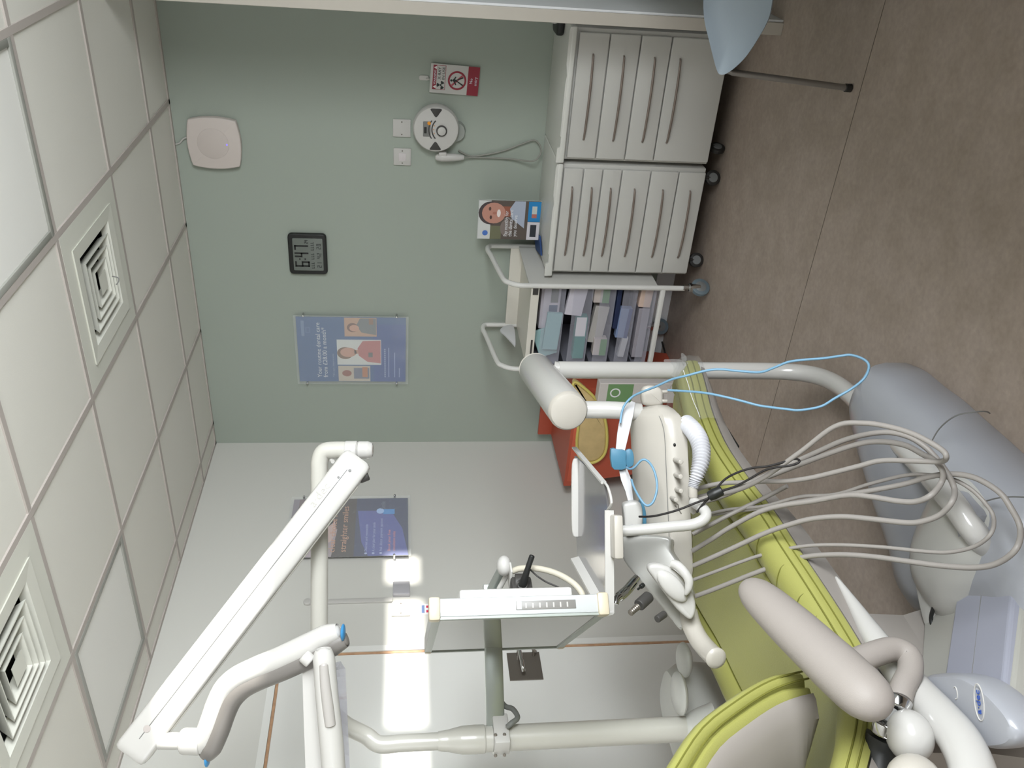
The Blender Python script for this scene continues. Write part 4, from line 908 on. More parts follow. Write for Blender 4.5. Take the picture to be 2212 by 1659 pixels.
# ================================================================== CUSPIDOR / SUPPORT COLUMN beyond the chair
t = thing('support_centre', 'pale moulded column behind the green chair carrying the lamp mast', 'support column', (-2.42, 1.72, 0))
gc = mat('column_plastic', (190, 190, 185), .35, coat=.2)
R = []
for z, hx, hy, ox, oy in ((0, .12, .18, 0, 0), (.1, .12, .18, 0, 0), (.35, .125, .19, 0, 0), (.50, .13, .21, 0, .0), (.555, .125, .205, 0, 0), (.59, .105, .185, 0, 0), (.602, .06, .14, 0, 0)):
    R.append([V((-2.43+ox+math.copysign(abs(math.cos(a))**.6, math.cos(a))*hx, 1.72+oy+math.copysign(abs(math.sin(a))**.6, math.sin(a))*hy, z)) for a in [2*math.pi*i/40 for i in range(40)]])
MB().rings(R).build('column_body', gc, t)
c1 = P(1467, 1498, 2.66); MB().rings(ellipsoid(c1, AX, .065, .065, .020)).build('bowl_cover', gc, t)
c1 = P(1478, 1425, 2.78); MB().rings(ellipsoid(c1, AX, .055, .055, .022)).build('cup_shelf', gc, t)
MB().tube([P(1480, 1575, 2.66), P(1490, 1575, 2.66), P(1515, 1573, 2.66), P(1540, 1572, 2.66)], [.041, .046, .062, .075], 28).build('mast_socket', gc, t)

# ================================================================== DENTAL LIGHT
t = thing('dental_light', 'white dental operating light on a tall mast with a long sprung arm', 'dental light', P(1500, 1575, 2.66))
gl = M['gloss']; gp = mat('mast_grey', (186, 184, 176), .3, coat=.2)
m0 = P(1495, 1574, 2.66); axy = V((m0.x, m0.y, 0))
def mast(z): return V((m0.x, m0.y, z))
z_c = P(1045, 1592, 2.62).z; z_s = P(945, 1596, 2.6).z
MB().tube([mast(m0.z), mast(z_c)], .0375, 28).build('mast', gp, t)
MB().tube([mast(z_c), mast(z_c+.004), mast(z_c+.03), mast((z_c+z_s)/2), mast(z_s-.03), mast(z_s)], [.036, .0405, .041, .0395, .031, .027], 28).build('tapered_sleeve', gp, t)
dp = (mast(1.4)-H).dot(FF)
bar = MB().tube([mast(z_s-.01), mast(z_s+.1), mast(z_s+.17), P(790, 1588, dp-.01), P(745, 1565, dp-.02), P(708, 1527, dp-.02), P(692, 1478, dp), P(690, 1400, dp), P(690, 1200, dp), P(690, 1030, dp), P(691, 995, dp), P(700, 976, dp), P(722, 972, dp), P(748, 972, dp)], .025, 24, k=8).build('crossbar', gp, t)
MB().tube([P(746, 972, dp), P(772, 972, dp)], .027, 24, cap=.003).build('swivel_ring', gl, t)
MB().tube([P(771, 972, dp), P(795, 972, dp), P(806, 972, dp)], [.026, .026, .018], 24, cap=.006).build('elbow_end', gl, t)
MB().tube([P(716, 995, dp-.01), P(719, 997, dp-.02)], .006, 10).build('knob', gl, t)
MB().rings(ellipsoid(P(796, 1596, dp), (RR, -FF, UU), .012, .012, .012)).build('stud', gp, t)
# sprung arm
s0, s1 = P(768, 1000, dp-.04), P(296, 1612, dp-.24)
ax = (s1-s0).normalized(); sn = (-FF-ax*(-FF).dot(ax)).normalized(); su = ax.cross(sn)
def rsec(c, a, b, r=.35, ns=28):
    o = []
    for i in range(ns):
        th = 2*math.pi*i/ns; cs, sn_ = math.cos(th), math.sin(th)
        o.append(c+su*a*math.copysign(abs(cs)**r, cs)+sn*b*math.copysign(abs(sn_)**r, sn_))
    return o
L = (s1-s0).length; hw = .046
R = [rsec(s0-ax*.018, hw*.75, .026), rsec(s0-ax*.012, hw*.92, .032), rsec(s0, hw, .036)]
for u in (.1, .3, .5, .7, .9): R.append(rsec(s0+ax*L*u, hw, .038))
R += [rsec(s1, hw*1.02, .038), rsec(s1+ax*.015, hw, .036), rsec(s1+ax*.022, hw*.9, .03)]
sa = MB().rings(R).build('sprung_arm', gl, t)
MB().tube([s0+ax*.03+sn*.038+su*.004, s1-ax*.03+sn*.0382+su*.004], .0012, 6).build('arm_joint', M['grey'], sa)
MB().tube([s0+ax*.05-su*.047*(1 if su.z > 0 else -1)+sn*.015, s1-ax*.05-su*.047*(1 if su.z > 0 else -1)+sn*.015], .003, 8).build('under_trim', mat('trim_grey', (170, 168, 160), .4), sa)
up_s = su if su.z > 0 else -su
for u, v_, rr2 in ((.028, -.004, .005), (.062, .010, .004)): MB().puff(disc(s0+ax*u+up_s*v_+sn*.039, sn, rr2, 14), sn, .002, .0006, 1).build('screw', M['grey'], sa)
MB().puff(disc(s1-ax*.06+up_s*.004+sn*.0395, sn, .0095, 20), sn, .002, .0006, 1).build('cap_dot', flat((176, 168, 164)), sa)
text('a·dec', .034, s0+ax*.17+up_s*.012+sn*.0385, -ax, up_s, flat((176, 174, 168)), sa, 'arm_lettering', thick=.001, width=.075)
MB().tube([s0-up_s*.035+ax*.03, s0-up_s*.05+ax*.005], .016, 16, cap=.004).build('lower_pivot', M['charcoal'], sa)
# drop pin, yoke and lamp head
dy = dp-.26
MB().tube([P(345, 1600, dy+.01), P(395, 1601, dy+.01)], .022, 20).build('drop_pin', gl, t)
MB().tube([P(392, 1601, dy), P(400, 1601, dy), P(436, 1602, dy)], [.029, .034, .034], 24, cap=.004).build('pin_collar', gl, t)
yk = [(428, 1618), (440, 1598), (455, 1562), (470, 1520), (486, 1488), (512, 1464), (550, 1445), (600, 1424), (660, 1396), (705, 1374), (735, 1362)]
yp = [P(x, y, dy-.004*i) for i, (x, y) in enumerate(yk)]
yo = MB().tube(yp, [.020, .028, .030, .030, .030, .030, .030, .031, .031, .030, .018], 24, cap=.012).build('yoke', gl, t)
yp2 = [p + (-UU*.018 + (-RR)*.022 + FF*.004) for p in yp]
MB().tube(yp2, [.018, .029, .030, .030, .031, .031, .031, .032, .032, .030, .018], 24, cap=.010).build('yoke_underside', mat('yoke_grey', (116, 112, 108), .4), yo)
MB().rings(ellipsoid(P(741, 1366, dy-.05), (RR, -FF, UU), .022, .02, .006)).build('blue_button', M['lampblue'], yo)
MB().rings(ellipsoid(P(448, 1640, dy+.0), (RR, -FF, UU), .02, .02, .006)).build('blue_button', M['lampblue'], yo)
dh = dy-.09
MB().tube([P(655, 1415, dh+.03), P(672, 1430, dh+.03)], .018, 16, cap=.005).build('head_joint', gl, t)
lh = MB().rings([[P(x, y, dh+.06+dd) for x, y, dd in row] for row in (
    [(664, 1428, 0), (690, 1426, 0), (690, 1426, .12), (664, 1428, .12)], [(653, 1445, 0), (694, 1440, 0), (694, 1440, .2), (653, 1445, .2)],
    [(656, 1560, 0), (708, 1560, 0), (708, 1560, .24), (656, 1560, .24)], [(664, 1760, 0), (722, 1760, 0), (722, 1760, .2), (664, 1760, .2)])]).build('lamp_head', M['plastic'], t, False)
bp = [(698, 1400), (700, 1425), (706, 1500), (713, 1570), (719, 1640), (726, 1740)]
hb = MB().tube([P(x, y, dh) for x, y in bp], [.018, .028, .029, .030, .030, .03], 24, cap=.014).build('handle_bar', gl, t)
MB().tube([P(x, y, dh-.022) for x, y in ((699, 1430), (703, 1480), (709, 1530), (714, 1570))], [.011, .0135, .0145, .014], 20, cap=.010).build('grip_pad', mat('grip_grey', (172, 168, 164), .35), hb)
MB().rings([[P(x, y, dh+.02+dd) for x, y, dd in row] for row in (
    [(722, 1432, 0), (736, 1428, 0), (736, 1428, .15), (722, 1432, .15)], [(724, 1448, 0), (746, 1444, 0), (746, 1444, .2), (724, 1448, .2)],
    [(740, 1760, 0), (760, 1760, 0), (760, 1760, .2), (740, 1760, .2)])]).build('lens_shield', M['lens'], t, False)

# ================================================================== MONITOR AND ITS ARM
nA = (P(920, 1330, 2.1)+P(1300, 1330, 2.1))/2; fA = (P(920, 1403, 2.7)+P(1225, 1403, 2.7))/2
e0 = V((nA.x, nA.y, 0)); e1 = V((fA.x, fA.y, 0)); along = (e1-e0).normalized(); outn = V((-along.y, along.x, 0)); outn = outn if outn.dot(RR) < 0 else -outn   # outn: out of the screen, to the left
mzt, mzb = 1.412, .985; wd = (e1-e0).length
t = thing('monitor', 'pale-framed patient monitor seen edge-on with its glass facing left', 'monitor', e0+V((0, 0, mzb)))
def mbx(u0, u1, w0, w1, z0, z1, bev=0):
    """box in monitor space: u along the screen, w behind the glass"""
    mb = MB(); mb.box((u0, w0, z0), (u1, w1, z1), bev); mb.v = [tuple(e0+along*a - outn*b + V((0, 0, c))) for a, b, c in mb.v]; return mb
mbx(0, wd, .002, .046, mzb, mzt, .004).build('casing', M['pale'], t)
mbx(.02, wd-.02, -.001, .002, mzb+.02, mzt-.02).build('screen', M['screen'], t, False)
fr = mbx(0, wd, -.004, .002, mzt-.02, mzt); fr2 = mbx(0, wd, -.004, .002, mzb, mzb+.02); fr.add(fr2.v, fr2.f); f3 = mbx(0, .02, -.004, .002, mzb, mzt); fr.add(f3.v, f3.f); f4 = mbx(wd-.02, wd, -.004, .002, mzb, mzt); fr.add(f4.v, f4.f)
fr.build('bezel', mat('bezel_grey', (150, 156, 150), .35), t, False)
mbx(.06, wd-.08, .046, .078, mzb+.07, mzt-.07, .008).build('rear_housing', M['plastic'], t)
for z in (mzt-.02, mzb-.006): mbx(-.006, .03, -.006, .05, z, z+.028, .006).build('corner_cap', M['cream2'], t)
for z in (mzt-.02, mzb-.006): mbx(wd-.03, wd+.006, -.006, .03, z, z+.02, .004).build('corner_cap', M['cream2'], t)
zb1, zb0 = P(1116, 1310, 2.1).z, P(1249, 1310, 2.1).z
bs = mbx(-.0015, .001, .013, .034, zb0, zb1, .0005).build('button_strip', mat('strip_grey', (122, 120, 116), .4), t)
mbx(-.0022, 0, .014, .033, zb1-.014, zb1-.002, .0004).build('power_button', M['pale'], bs)
for k in range(7):
    z = zb1-.026-.017*k; mbx(-.002, 0, .017, .029, z, z+.0035).build('button_legend', flat((176, 174, 170)), bs, False)
t = thing('monitor_mount', 'grey monitor bracket arm clamped to the lamp mast', 'monitor mount', mast(1.2))
za = P(1070, 1500, 2.6).z; q0, q1 = V((m0.x, m0.y, za)), P(1070, 1262, 2.72); q1 = V((q1.x, q1.y, za)); dv = (q1-q0).normalized(); sd = V((-dv.y, dv.x, 0))
def beam(a, b, h, w_, bev=.004):
    ln = (b-a).length; mb = MB(); mb.box((0, -w_/2, -h/2), (ln, w_/2, h/2), bev); x = (b-a).normalized(); y = V((-x.y, x.x, 0)).normalized(); z = x.cross(y)
    mb.v = [tuple(a+x*p[0]+y*p[1]+z*p[2]) for p in mb.v]; return mb
beam(q0+dv*.02, q1, .054, .026).build('arm_beam', M['alu'], t)
MB().tube([mast(za-.036), mast(za+.01)], .0455, 28, cap=.004).box(q0+V((-.01, -.05, -.036)), q0+V((.05, .05, .01)), .004).build('mast_clamp', M['plastic'], t)
for z in (-.026, .0): 
    for sg in (-1, 1): MB().tube([V((m0.x, m0.y, za+z))+(-FF)*.047+RR*sg*.03, V((m0.x, m0.y, za+z))+(-FF)*.051+RR*sg*.03], .005, 12, cap=.001).build('clamp_screw', M['steel'], t)
MB().tube([P(1096, 1570, 2.55), P(1105, 1562, 2.55), P(1118, 1550, 2.57), P(1108, 1532, 2.6), P(1092, 1526, 2.62), P(1082, 1515, 2.63)], .008, 10).build('cable', mat('cable_grey', (110, 112, 108), .5), t)
MB().tube([q1-dv*.02, P(1092, 1222, 2.58)], .018, 16).build('second_link', M['alu'], t)
MB().tube([P(1078, 1272, 2.6), P(1097, 1238, 2.58)], .008, 12).build('tie_rod', M['plastic'], t)
MB().rings(ellipsoid(P(1089, 1222, 2.56), (RR, -FF, UU), .03, .03, .022)).build('ball_joint', M['plastic'], t)
MB().box(P(1102, 1244, 2.54)-V((.036, .02, .003)), P(1102, 1244, 2.54)+V((.036, .02, .003)), .002).build('swivel_plate', M['plastic'], t)
MB().tube([P(1112, 1262, 2.52), P(1138, 1262, 2.52)], .03, 24, cap=.004).box(P(1125, 1282, 2.52)-V((.04, .03, .03)), P(1125, 1282, 2.52)+V((.04, .03, .03)), .006).build('tilt_head', M['charcoal'], t)
lv = MB().tube([P(1129, 1262, 2.47), P(1132, 1254, 2.46), P(1140, 1228, 2.45), P(1150, 1199, 2.45)], [.013, .011, .008, .008], 14, cap=.004).build('clamp_lever', M['black'], t)
MB().tube([P(1126, 1262, 2.485), P(1129, 1263, 2.47)], .014, 18).build('lever_collar', M['chrome'], lv)
MB().tube([P(1107, 1234, 2.53), P(1125, 1228, 2.52), P(1160, 1228, 2.5), P(1200, 1238, 2.48), P(1236, 1258, 2.45), P(1256, 1280, 2.43), P(1262, 1302, 2.42)], .009, 12).build('cable', mat('cable_cream', (196, 190, 174), .5), t)
MB().tube([P(1145, 1230, 2.48), P(1160, 1244, 2.48), P(1180, 1257, 2.46), P(1205, 1268, 2.45), P(1225, 1280, 2.43), P(1238, 1297, 2.42)], .0026, 8).build('thin_cable', M['charcoal'], t)

# ================================================================== DELIVERY UNIT
t = thing('delivery_unit', 'white dental delivery unit on a tall post with control head and looping hoses', 'delivery unit', PZ(2095, 1140, 0))
MB().tube([P(1206, 799, 2.93), P(1400, 800, 2.97), P(1600, 801, 3.0), P(1700, 803, 2.99), PZ(1765, 812, .10), PZ(1815, 835, .085), PZ(1870, 885, .10), PZ(1930, 945, .13), PZ(1990, 1005, .17), PZ(2050, 1075, .20), PZ(2098, 1140, .19), PZ(2130, 1180, .15)], .029, 24, k=8).build('post', gl, t)
for x in (1239, 1259): MB().rings(ellipsoid(P(x, 806, 2.92), (RR, -FF, UU), .0035, .0035, .0035, 10, 6)).build('set_screw', M['charcoal'], t)
MB().box(PZ(2088, 1125, .165)-V((.06, .05, .02)), PZ(2088, 1125, .165)+V((.06, .05, .03)), .02).build('post_socket', M['gloss_cool'], t)
c0, c1 = P(1156, 797, 3.02), P(1226, 886, 2.52)
cy = MB().tube([c0, c0*.96+c1*.04, c1*.96+c0*.04, c1], [.054, .058, .058, .056], 36, spline=False).build('pivot_housing', gl, t)
cd = (c1-c0).normalized()
MB().tube([c1, c1+cd*.006, c1+cd*.016, c1+cd*.022], [.058, .058, .052, .036], 36, spline=False).build('end_cap', M['head'], cy)
MB().tube([c0, c0-cd*.004, c0-cd*.014], [.057, .056, .046], 36, spline=False).build('end_cap', M['head'], cy)
MB().tube([P(1196, 794, 2.93), P(1210, 797, 2.93)], .022, 20).build('neck', gl, t)
hd = [P(1232, 885, 2.56), P(1290, 885, 2.545), P(1330, 886, 2.54), P(1385, 890, 2.54)]
MB().tube(hd, .0255, 22).build('drop_tube', gl, t)
# control head
A, B = P(1488, 905, 2.45), P(1503, 1350, 2.37); A.z = B.z = .684
u_ = (B-A).normalized(); dd = V((u_.y, -u_.x, 0)); dd = dd if dd.dot(FF) > 0 else -dd; Lh = (B-A).length
SECH = [(0, .006), (.0, .030), (.004, .060), (.010, .066), (.018, .075), (.045, .100), (.085, .122), (.13, .132), (.17, .122), (.20, .095), (.215, .05), (.21, .006), (.19, 0), (.01, 0)]
def hsec(s, zo, sc, dsc=1, hs=1):
    c = A+u_*(s*Lh); return [c+dd*(.1+(a-.1)*dsc)+V((0, 0, zo+b*sc*hs)) for a, b in SECH]
R = [hsec(-.085, .052, .34, .35), hsec(-.078, .045, .52, .6), hsec(-.055, .032, .72, .8), hsec(-.02, .017, .88, .93), hsec(.03, .005, .97, .985), hsec(.1, 0, 1), hsec(.3, 0, 1), hsec(.5, 0, 1), hsec(.60, 0, 1), hsec(.66, 0, .98, 1), hsec(.74, 0, .9, .97), hsec(.80, .002, .7, .8)]
hdo = MB().rings(R).build('control_head', M['head'], t)
MB().tube([A+u_*(s*Lh)+dd*(d_-.0008)+V((0, 0, z)) for s, d_, z in ((-.05, .045, .085), (-.02, .022, .079), (.03, .009, .073), (.1, .006, .0695), (.3, .0055, .069), (.62, .0055, .0685))], .0009, 6).build('shell_joint', M['grey'], hdo)
ws = R[8]; MB().tube([p+(p-(A+u_*.6*Lh+dd*.1+V((0, 0, .06)))).normalized()*.001 for p in ws[4:10]], .003, 8).build('raised_rib', M['head'], hdo)
for (xa, ya, xb, yb_) in ((1456, 992, 1471, 998), (1456, 1024, 1471, 1030), (1457, 1055, 1472, 1061), (1447, 1073, 1461, 1080)):
    MB().tube([P(xa, ya, 2.44), P(xa*.5+xb*.5, ya*.5+yb_*.5, 2.405), P(xb, yb_, 2.37)], .0068, 14, cap=.002).build('control_knob', M['head'], hdo)
MB().rings(ellipsoid(P(1457, 961, 2.435), (RR, -FF, UU), .005, .005, .004, 12, 6)).build('port', M['black'], hdo)
MB().puff(smooth_loop([P(x, y, 2.50) for x, y in ((1388, 842), (1398, 833), (1420, 834), (1433, 845), (1435, 862), (1430, 876), (1400, 877), (1388, 868))], 4), -FF, .045, .012, 4).build('end_block', M['head'], hdo)
for y in (846, 866): MB().tube([P(1430, y, 2.48), P(1442, y, 2.48)], .005, 12, cap=.002).build('end_pin', M['head'], hdo)
# silver instrument cradle
sp = [P(x, y, 2.30+(d_-2.12)*.35) for x, y, d_ in ((1347, 1158, 2.385), (1344, 1185, 2.365), (1347, 1212, 2.34), (1385, 1258, 2.28), (1430, 1312, 2.2), (1466, 1358, 2.14), (1476, 1355, 2.12), (1492, 1318, 2.12), (1494, 1270, 2.14), (1470, 1222, 2.2), (1450, 1190, 2.26), (1442, 1160, 2.29))]
c_ = sum(sp, V())/len(sp); nn = V()
for i in range(len(sp)): nn += (sp[i]-c_).cross(sp[(i+1) % len(sp)]-c_)
nn = nn.normalized(); nn = nn if nn.dot(FF) < 0 else -nn
sp = [p-nn*(p-c_).dot(nn)*.8 for p in sp]
MB().puff(smooth_loop(sp, 4), nn, .055, .007, 3).build('instrument_cradle', M['silver'], t)
cp = [P(x, y, 2.235) for x, y in ((1402, 1232), (1407, 1221), (1428, 1220), (1455, 1230), (1482, 1256), (1500, 1288), (1505, 1312), (1501, 1332), (1492, 1339), (1480, 1332), (1462, 1314), (1433, 1276), (1412, 1248))]
pad = MB().puff(smooth_loop(cp, 4), (-FF-UU*.1).normalized(), .034, .010, 5).build('control_pad', M['plastic'], t)
pv = (RR*.72+UU*.69).normalized(); pu = (RR*.69-UU*.72).normalized()
MB().rings(ellipsoid(P(1452, 1266, 2.228), ((P(1490, 1318, 2.23)-P(1415, 1232, 2.23)).normalized(), (P(1432, 1276, 2.23)-P(1470, 1250, 2.23)).normalized(), -FF), .052, .024, .013)).build('pad_face', M['plastic'], pad)
MB().tube([P(1452, 1218, 2.23), P(1464, 1222, 2.22), P(1478, 1236, 2.21), P(1488, 1254, 2.205), P(1487, 1272, 2.205), P(1481, 1284, 2.21)], [.011, .012, .012, .0115, .009, .004], 16).build('pad_grip', M['plastic'], pad)
hb = MB().tube([P(1486, 1322, 2.32), P(1492, 1345, 2.30), P(1500, 1364, 2.28), P(1513, 1386, 2.25), P(1531, 1407, 2.21), P(1546, 1421, 2.17)], .0255, 22).build('handle', M['head'], t)
e_ = P(1546, 1421, 2.17); dv2 = (e_-P(1531, 1407, 2.21)).normalized()
MB().tube([e_, e_+dv2*.003, e_+dv2*.008, e_+dv2*.011], [.027, .027, .023, .014], 24, spline=False).build('handle_cap', M['head'], hb)
# corrugated suction hose
cps = [P(x, y, d_) for x, y, d_ in ((1482, 915, 2.47), (1496, 928, 2.42), (1509, 948, 2.37), (1515, 972, 2.34), (1514, 998, 2.32), (1507, 1022, 2.31), (1500, 1042, 2.31), (1497, 1054, 2.31))]
cps_, rs_ = cat(cps, [.026, .026, .0258, .025, .024, .021, .016, .014], 34)
MB().tube(cps_, [r*(.87+.13*math.sin(i*.785)) for i, r in enumerate(rs_)], 22, spline=False).build('corrugated_hose', M['corr'], t)
MB().tube([P(1496, 1050, 2.31), P(1497, 1075, 2.31)], .0125, 18, cap=.003).build('hose_cuff', M['head'], t)
MB().puff(smooth_loop([P(1494, 1066, 2.33), P(1502, 1072, 2.32), P(1512, 1085, 2.31), P(1508, 1106, 2.31), P(1495, 1110, 2.33)], 3), -FF, .04, .008, 3).build('hose_bracket', M['head'], t)
# instrument hoses
def dh_(x): return 2.38-.00085*max(0, x-1500)
HOSES = [
 [(1498, 1062), (1520, 1052), (1560, 1044), (1610, 1042), (1652, 1040), (1703, 1039), (1753, 1032), (1804, 1020), (1855, 1007), (1905, 995), (1981, 996), (2032, 997), (2044, 987), (2032, 970), (1981, 941), (1930, 924), (1867, 914), (1804, 921), (1728, 977), (1652, 1030), (1600, 1056), (1540, 1072), (1500, 1082)],
 [(1500, 1090), (1560, 1072), (1610, 1050), (1652, 1028), (1753, 982), (1829, 949), (1905, 934), (1956, 941), (1994, 962), (2024, 992), (2049, 1027), (2062, 1058), (2057, 1083), (2032, 1111), (1994, 1126), (1956, 1129), (1880, 1121), (1817, 1116), (1753, 1121), (1703, 1134), (1652, 1152), (1600, 1176), (1550, 1199), (1498, 1222)],
 [(1500, 1076), (1560, 1062), (1610, 1048), (1652, 1033), (1779, 984), (1855, 959), (1905, 954), (1956, 962), (1994, 982), (2019, 995), (2037, 1020), (2032, 1045), (2011, 1070), (1981, 1083), (1943, 1083), (1880, 1073), (1829, 1070), (1753, 1083), (1690, 1092), (1640, 1106), (1576, 1140), (1540, 1163), (1496, 1190)],
 [(1530, 1110), (1580, 1100), (1652, 1093), (1728, 1073), (1804, 1068), (1880, 1045), (1956, 1027), (2006, 1026), (2057, 1035), (2095, 1055), (2125, 1083), (2146, 1116), (2141, 1152), (2108, 1179), (2057, 1192), (2006, 1192), (1905, 1182), (1804, 1177), (1728, 1181), (1652, 1197), (1600, 1214), (1550, 1233), (1499, 1252)],
 [(1530, 1112), (1600, 1102), (1652, 1096), (1779, 1076), (1880, 1060), (1956, 1045), (2006, 1030), (2057, 1024), (2108, 1033), (2158, 1063), (2184, 1098), (2204, 1141), (2196, 1184), (2158, 1215), (2108, 1226), (2032, 1222), (1956, 1212), (1880, 1202), (1804, 1198), (1728, 1205), (1652, 1230), (1600, 1250), (1550, 1270), (1502, 1288)],
]
for k, hpts in enumerate(HOSES):
    n_ = len(hpts); off = .012*k-.02
    pts = [P(x, y, dh_(x)+off+.03*math.sin(math.pi*i/(n_-1))*(1 if k % 2 else -1)*.5 + (.02 if i < n_/2 else -.02)) for i, (x, y) in enumerate(hpts)]
    for p in pts: p.z = max(p.z, .1) if False else p.z
    MB().tube(pts, (.0062, .0066, .0066, .0046, .0064)[k], 12, k=6).build('hose', M['hose'], t)
for (xa, ya, xb, yb_) in ((1496, 1154, 1576, 1112),):
    MB().tube([P(xa, ya, 2.33), P((xa+xb)/2, (ya+yb_)/2, 2.33), P(xb, yb_, 2.33), P(1652, 1075, 2.31), P(1700, 1050, 2.26)], .006, 12).build('hose', M['hose'], t)
# handpieces in the cradle (held: things of their own)
hpn = thing('handpiece', 'silver dental handpiece with angled head, highest in the cradle', 'handpiece', P(1350, 1290, 2.33), 'instruments held in the delivery unit')
MB().tube([P(1378, 1246, 2.34), P(1368, 1258, 2.33), P(1355, 1274, 2.31), P(1345, 1283, 2.30), P(1337, 1290, 2.29)], [.010, .0125, .013, .0135, .013], 18, cap=.003).build('grip', M['chrome'], hpn)
MB().tube([P(1341, 1286, 2.29), P(1332, 1294, 2.28), P(1330, 1306, 2.27)], [.010, .009, .008], 16, cap=.003).build('turbine_head', M['chrome'], hpn)
h2 = thing('handpiece', 'dark grey handpiece coupling with a ribbed tip below the silver handpiece', 'handpiece', P(1385, 1300, 2.3), 'instruments held in the delivery unit')
MB().tube([P(1402, 1288, 2.26), P(1380, 1308, 2.23)], .0155, 18, cap=.003).build('body', M['charcoal'], h2)
cp2, rs2 = cat([P(1378, 1310, 2.22), P(1370, 1317, 2.21), P(1361, 1325, 2.20)], [.0095, .0085, .0085], 6)
MB().tube(cp2, [r*(1 if i % 2 else .82) for i, r in enumerate(rs2)], 16, spline=False).build('ribbed_tip', M['steel'], h2)
h3 = thing('handpiece', 'small dark stub tool lowest in the cradle', 'handpiece', P(1425, 1330, 2.2), 'instruments held in the delivery unit')
MB().tube([P(1436, 1326, 2.19), P(1419, 1338, 2.17)], .0095, 16, cap=.002).build('stub', M['charcoal'], h3)
h4 = thing('handpiece', 'tiny black nozzle beside the silver handpiece', 'handpiece', P(1385, 1266, 2.3), 'instruments held in the delivery unit')
MB().tube([P(1390, 1263, 2.32), P(1384, 1268, 2.31)], .0065, 12, cap=.002).tube([P(1384, 1268, 2.31), P(1378, 1273, 2.30)], .003, 10).build('nozzle', M['black'], h4)

# instrument tray over the head
tz = .955
t = thing('instrument_tray', 'polished instrument tray with raised white rims on a bent support tube', 'tray', PZ(1318, 1180, tz))
tp = [PZ(x, y, tz) for x, y in ((1313, 1102), (1316, 1322), (1247, 1203), (1242, 1100), (1241, 985), (1304, 1042))]
MB().rings([[p-V((0, 0, .006)) for p in tp], tp]).build('tray_plate', M['tray_metal'], t, False)
rim = [PZ(1318, 1105, tz), PZ(1318, 1325, tz)]
up3 = V((0, 0, .012))
def wall(a, b, h, th, name, lean=V((0, 0, 0)), z0=-.006):
    d_ = (b-a).normalized(); s_ = V((-d_.y, d_.x, 0))
    R = [[q+s_*th/2+V((0, 0, z0)), q-s_*th/2+V((0, 0, z0)), q-s_*th/2+V((0, 0, h))+lean, q+s_*th/2+V((0, 0, h))+lean] for q in (a, b)]
    return MB().rings(R).build(name, M['plastic'], t, False)
wall(PZ(1317, 1102, tz), PZ(1318, 1325, tz), .013, .006, 'front_rim', z0=-.010)
wall(PZ(1320, 1325, tz), PZ(1250, 1203, tz), .024, .007, 'left_rim', V((-.008, -.002, 0)))
wall(PZ(1305, 1043, tz), PZ(1241, 967, tz), .008, .006, 'right_rim')
MB().tube([PZ(1303, 1040, tz)+V((0, 0, .001)), PZ(1313, 1052, tz), PZ(1321, 1086, tz), PZ(1311, 1106, tz), PZ(1313, 1130, tz)], .0035, 8).build('corner_rim', M['plastic'], t)
fo = [PZ(x, y, tz) for x, y in ((1249, 1160), (1249, 990))]
MB().puff(smooth_loop([fo[0]+V((0, 0, .004)), fo[0]*.93+fo[1]*.07+V((0, 0, .018)), fo[0]*.5+fo[1]*.5+V((0, 0, .020)), fo[0]*.07+fo[1]*.93+V((0, 0, .018)), fo[1]+V((0, 0, .006)), fo[0]*.1+fo[1]*.9-V((0, 0, .004)), fo[0]*.9+fo[1]*.1-V((0, 0, .006))], 4), -dd, .01, .004, 3).build('far_handle_rim', M['plastic'], t)
MB().box(PZ(1330, 1157, tz-.02)-V((.06, .03, .014)), PZ(1330, 1157, tz-.02)+V((.06, .03, .012)), .006, None) if False else None
ba, bb = PZ(1331, 1112, tz-.012), PZ(1333, 1206, tz-.012)
beam(ba, bb, .024, .05, .006).build('clamp_block', M['head'], t)
MB().tube([P(1342, 1147, 2.28), P(1400, 1143, 2.265), P(1450, 1138, 2.255), P(1496, 1133, 2.25), P(1520, 1122, 2.25), P(1525, 1108, 2.26), P(1514, 1095, 2.28), P(1498, 1084, 2.31)], .0145, 20).build('support_tube', gl, t)

# bib clip with cord, strap, box
t = thing('bib_clip', 'pale blue bib clip with a white strap draped over the control head', 'bib clip', P(1345, 990, 2.48))
def rib(pts, w_, name, m, th=.002):
    R = []
    for i, (p, nrm) in enumerate(pts):
        a = pts[max(0, i-1)][0]; b = pts[min(len(pts)-1, i+1)][0]; d_ = (b-a).normalized(); nrm = V(nrm).normalized(); s_ = d_.cross(nrm).normalized()
        wi = w_[i] if isinstance(w_, list) else w_
        R.append([p+s_*wi/2+nrm*th/2, p-s_*wi/2+nrm*th/2, p-s_*wi/2-nrm*th/2, p+s_*wi/2-nrm*th/2])
    return MB().rings(R).build(name, m, t)
rib([(P(1368, 868, 2.52), -FF+UU*.2), (P(1357, 890, 2.50), -FF), (P(1350, 915, 2.48), -FF+RR*.3), (P(1345, 940, 2.47), -FF-UU*.4), (P(1340, 972, 2.46), -FF+UU*.3)], [.012, .032, .034, .036, .026], 'strap', M['strap'])
rib([(P(1345, 1012, 2.45), -FF), (P(1352, 1035, 2.44), -FF+RR*.4), (P(1358, 1060, 2.44), -FF), (P(1364, 1088, 2.43), -FF+UU*.3)], [.022, .028, .018, .014], 'strap', M['strap'])
cb_ = [P(x, y, 2.43) for x, y in ((1320, 970), (1352, 974), (1352, 1012), (1334, 1015), (1322, 1009))]
MB().puff(smooth_loop([cb_[0], (cb_[0]+cb_[1])/2, cb_[1], (cb_[1]+cb_[2])/2, cb_[2], cb_[3], cb_[4]], 2), -FF, .03, .002, 2).build('clip', M['blue_clip'], t)
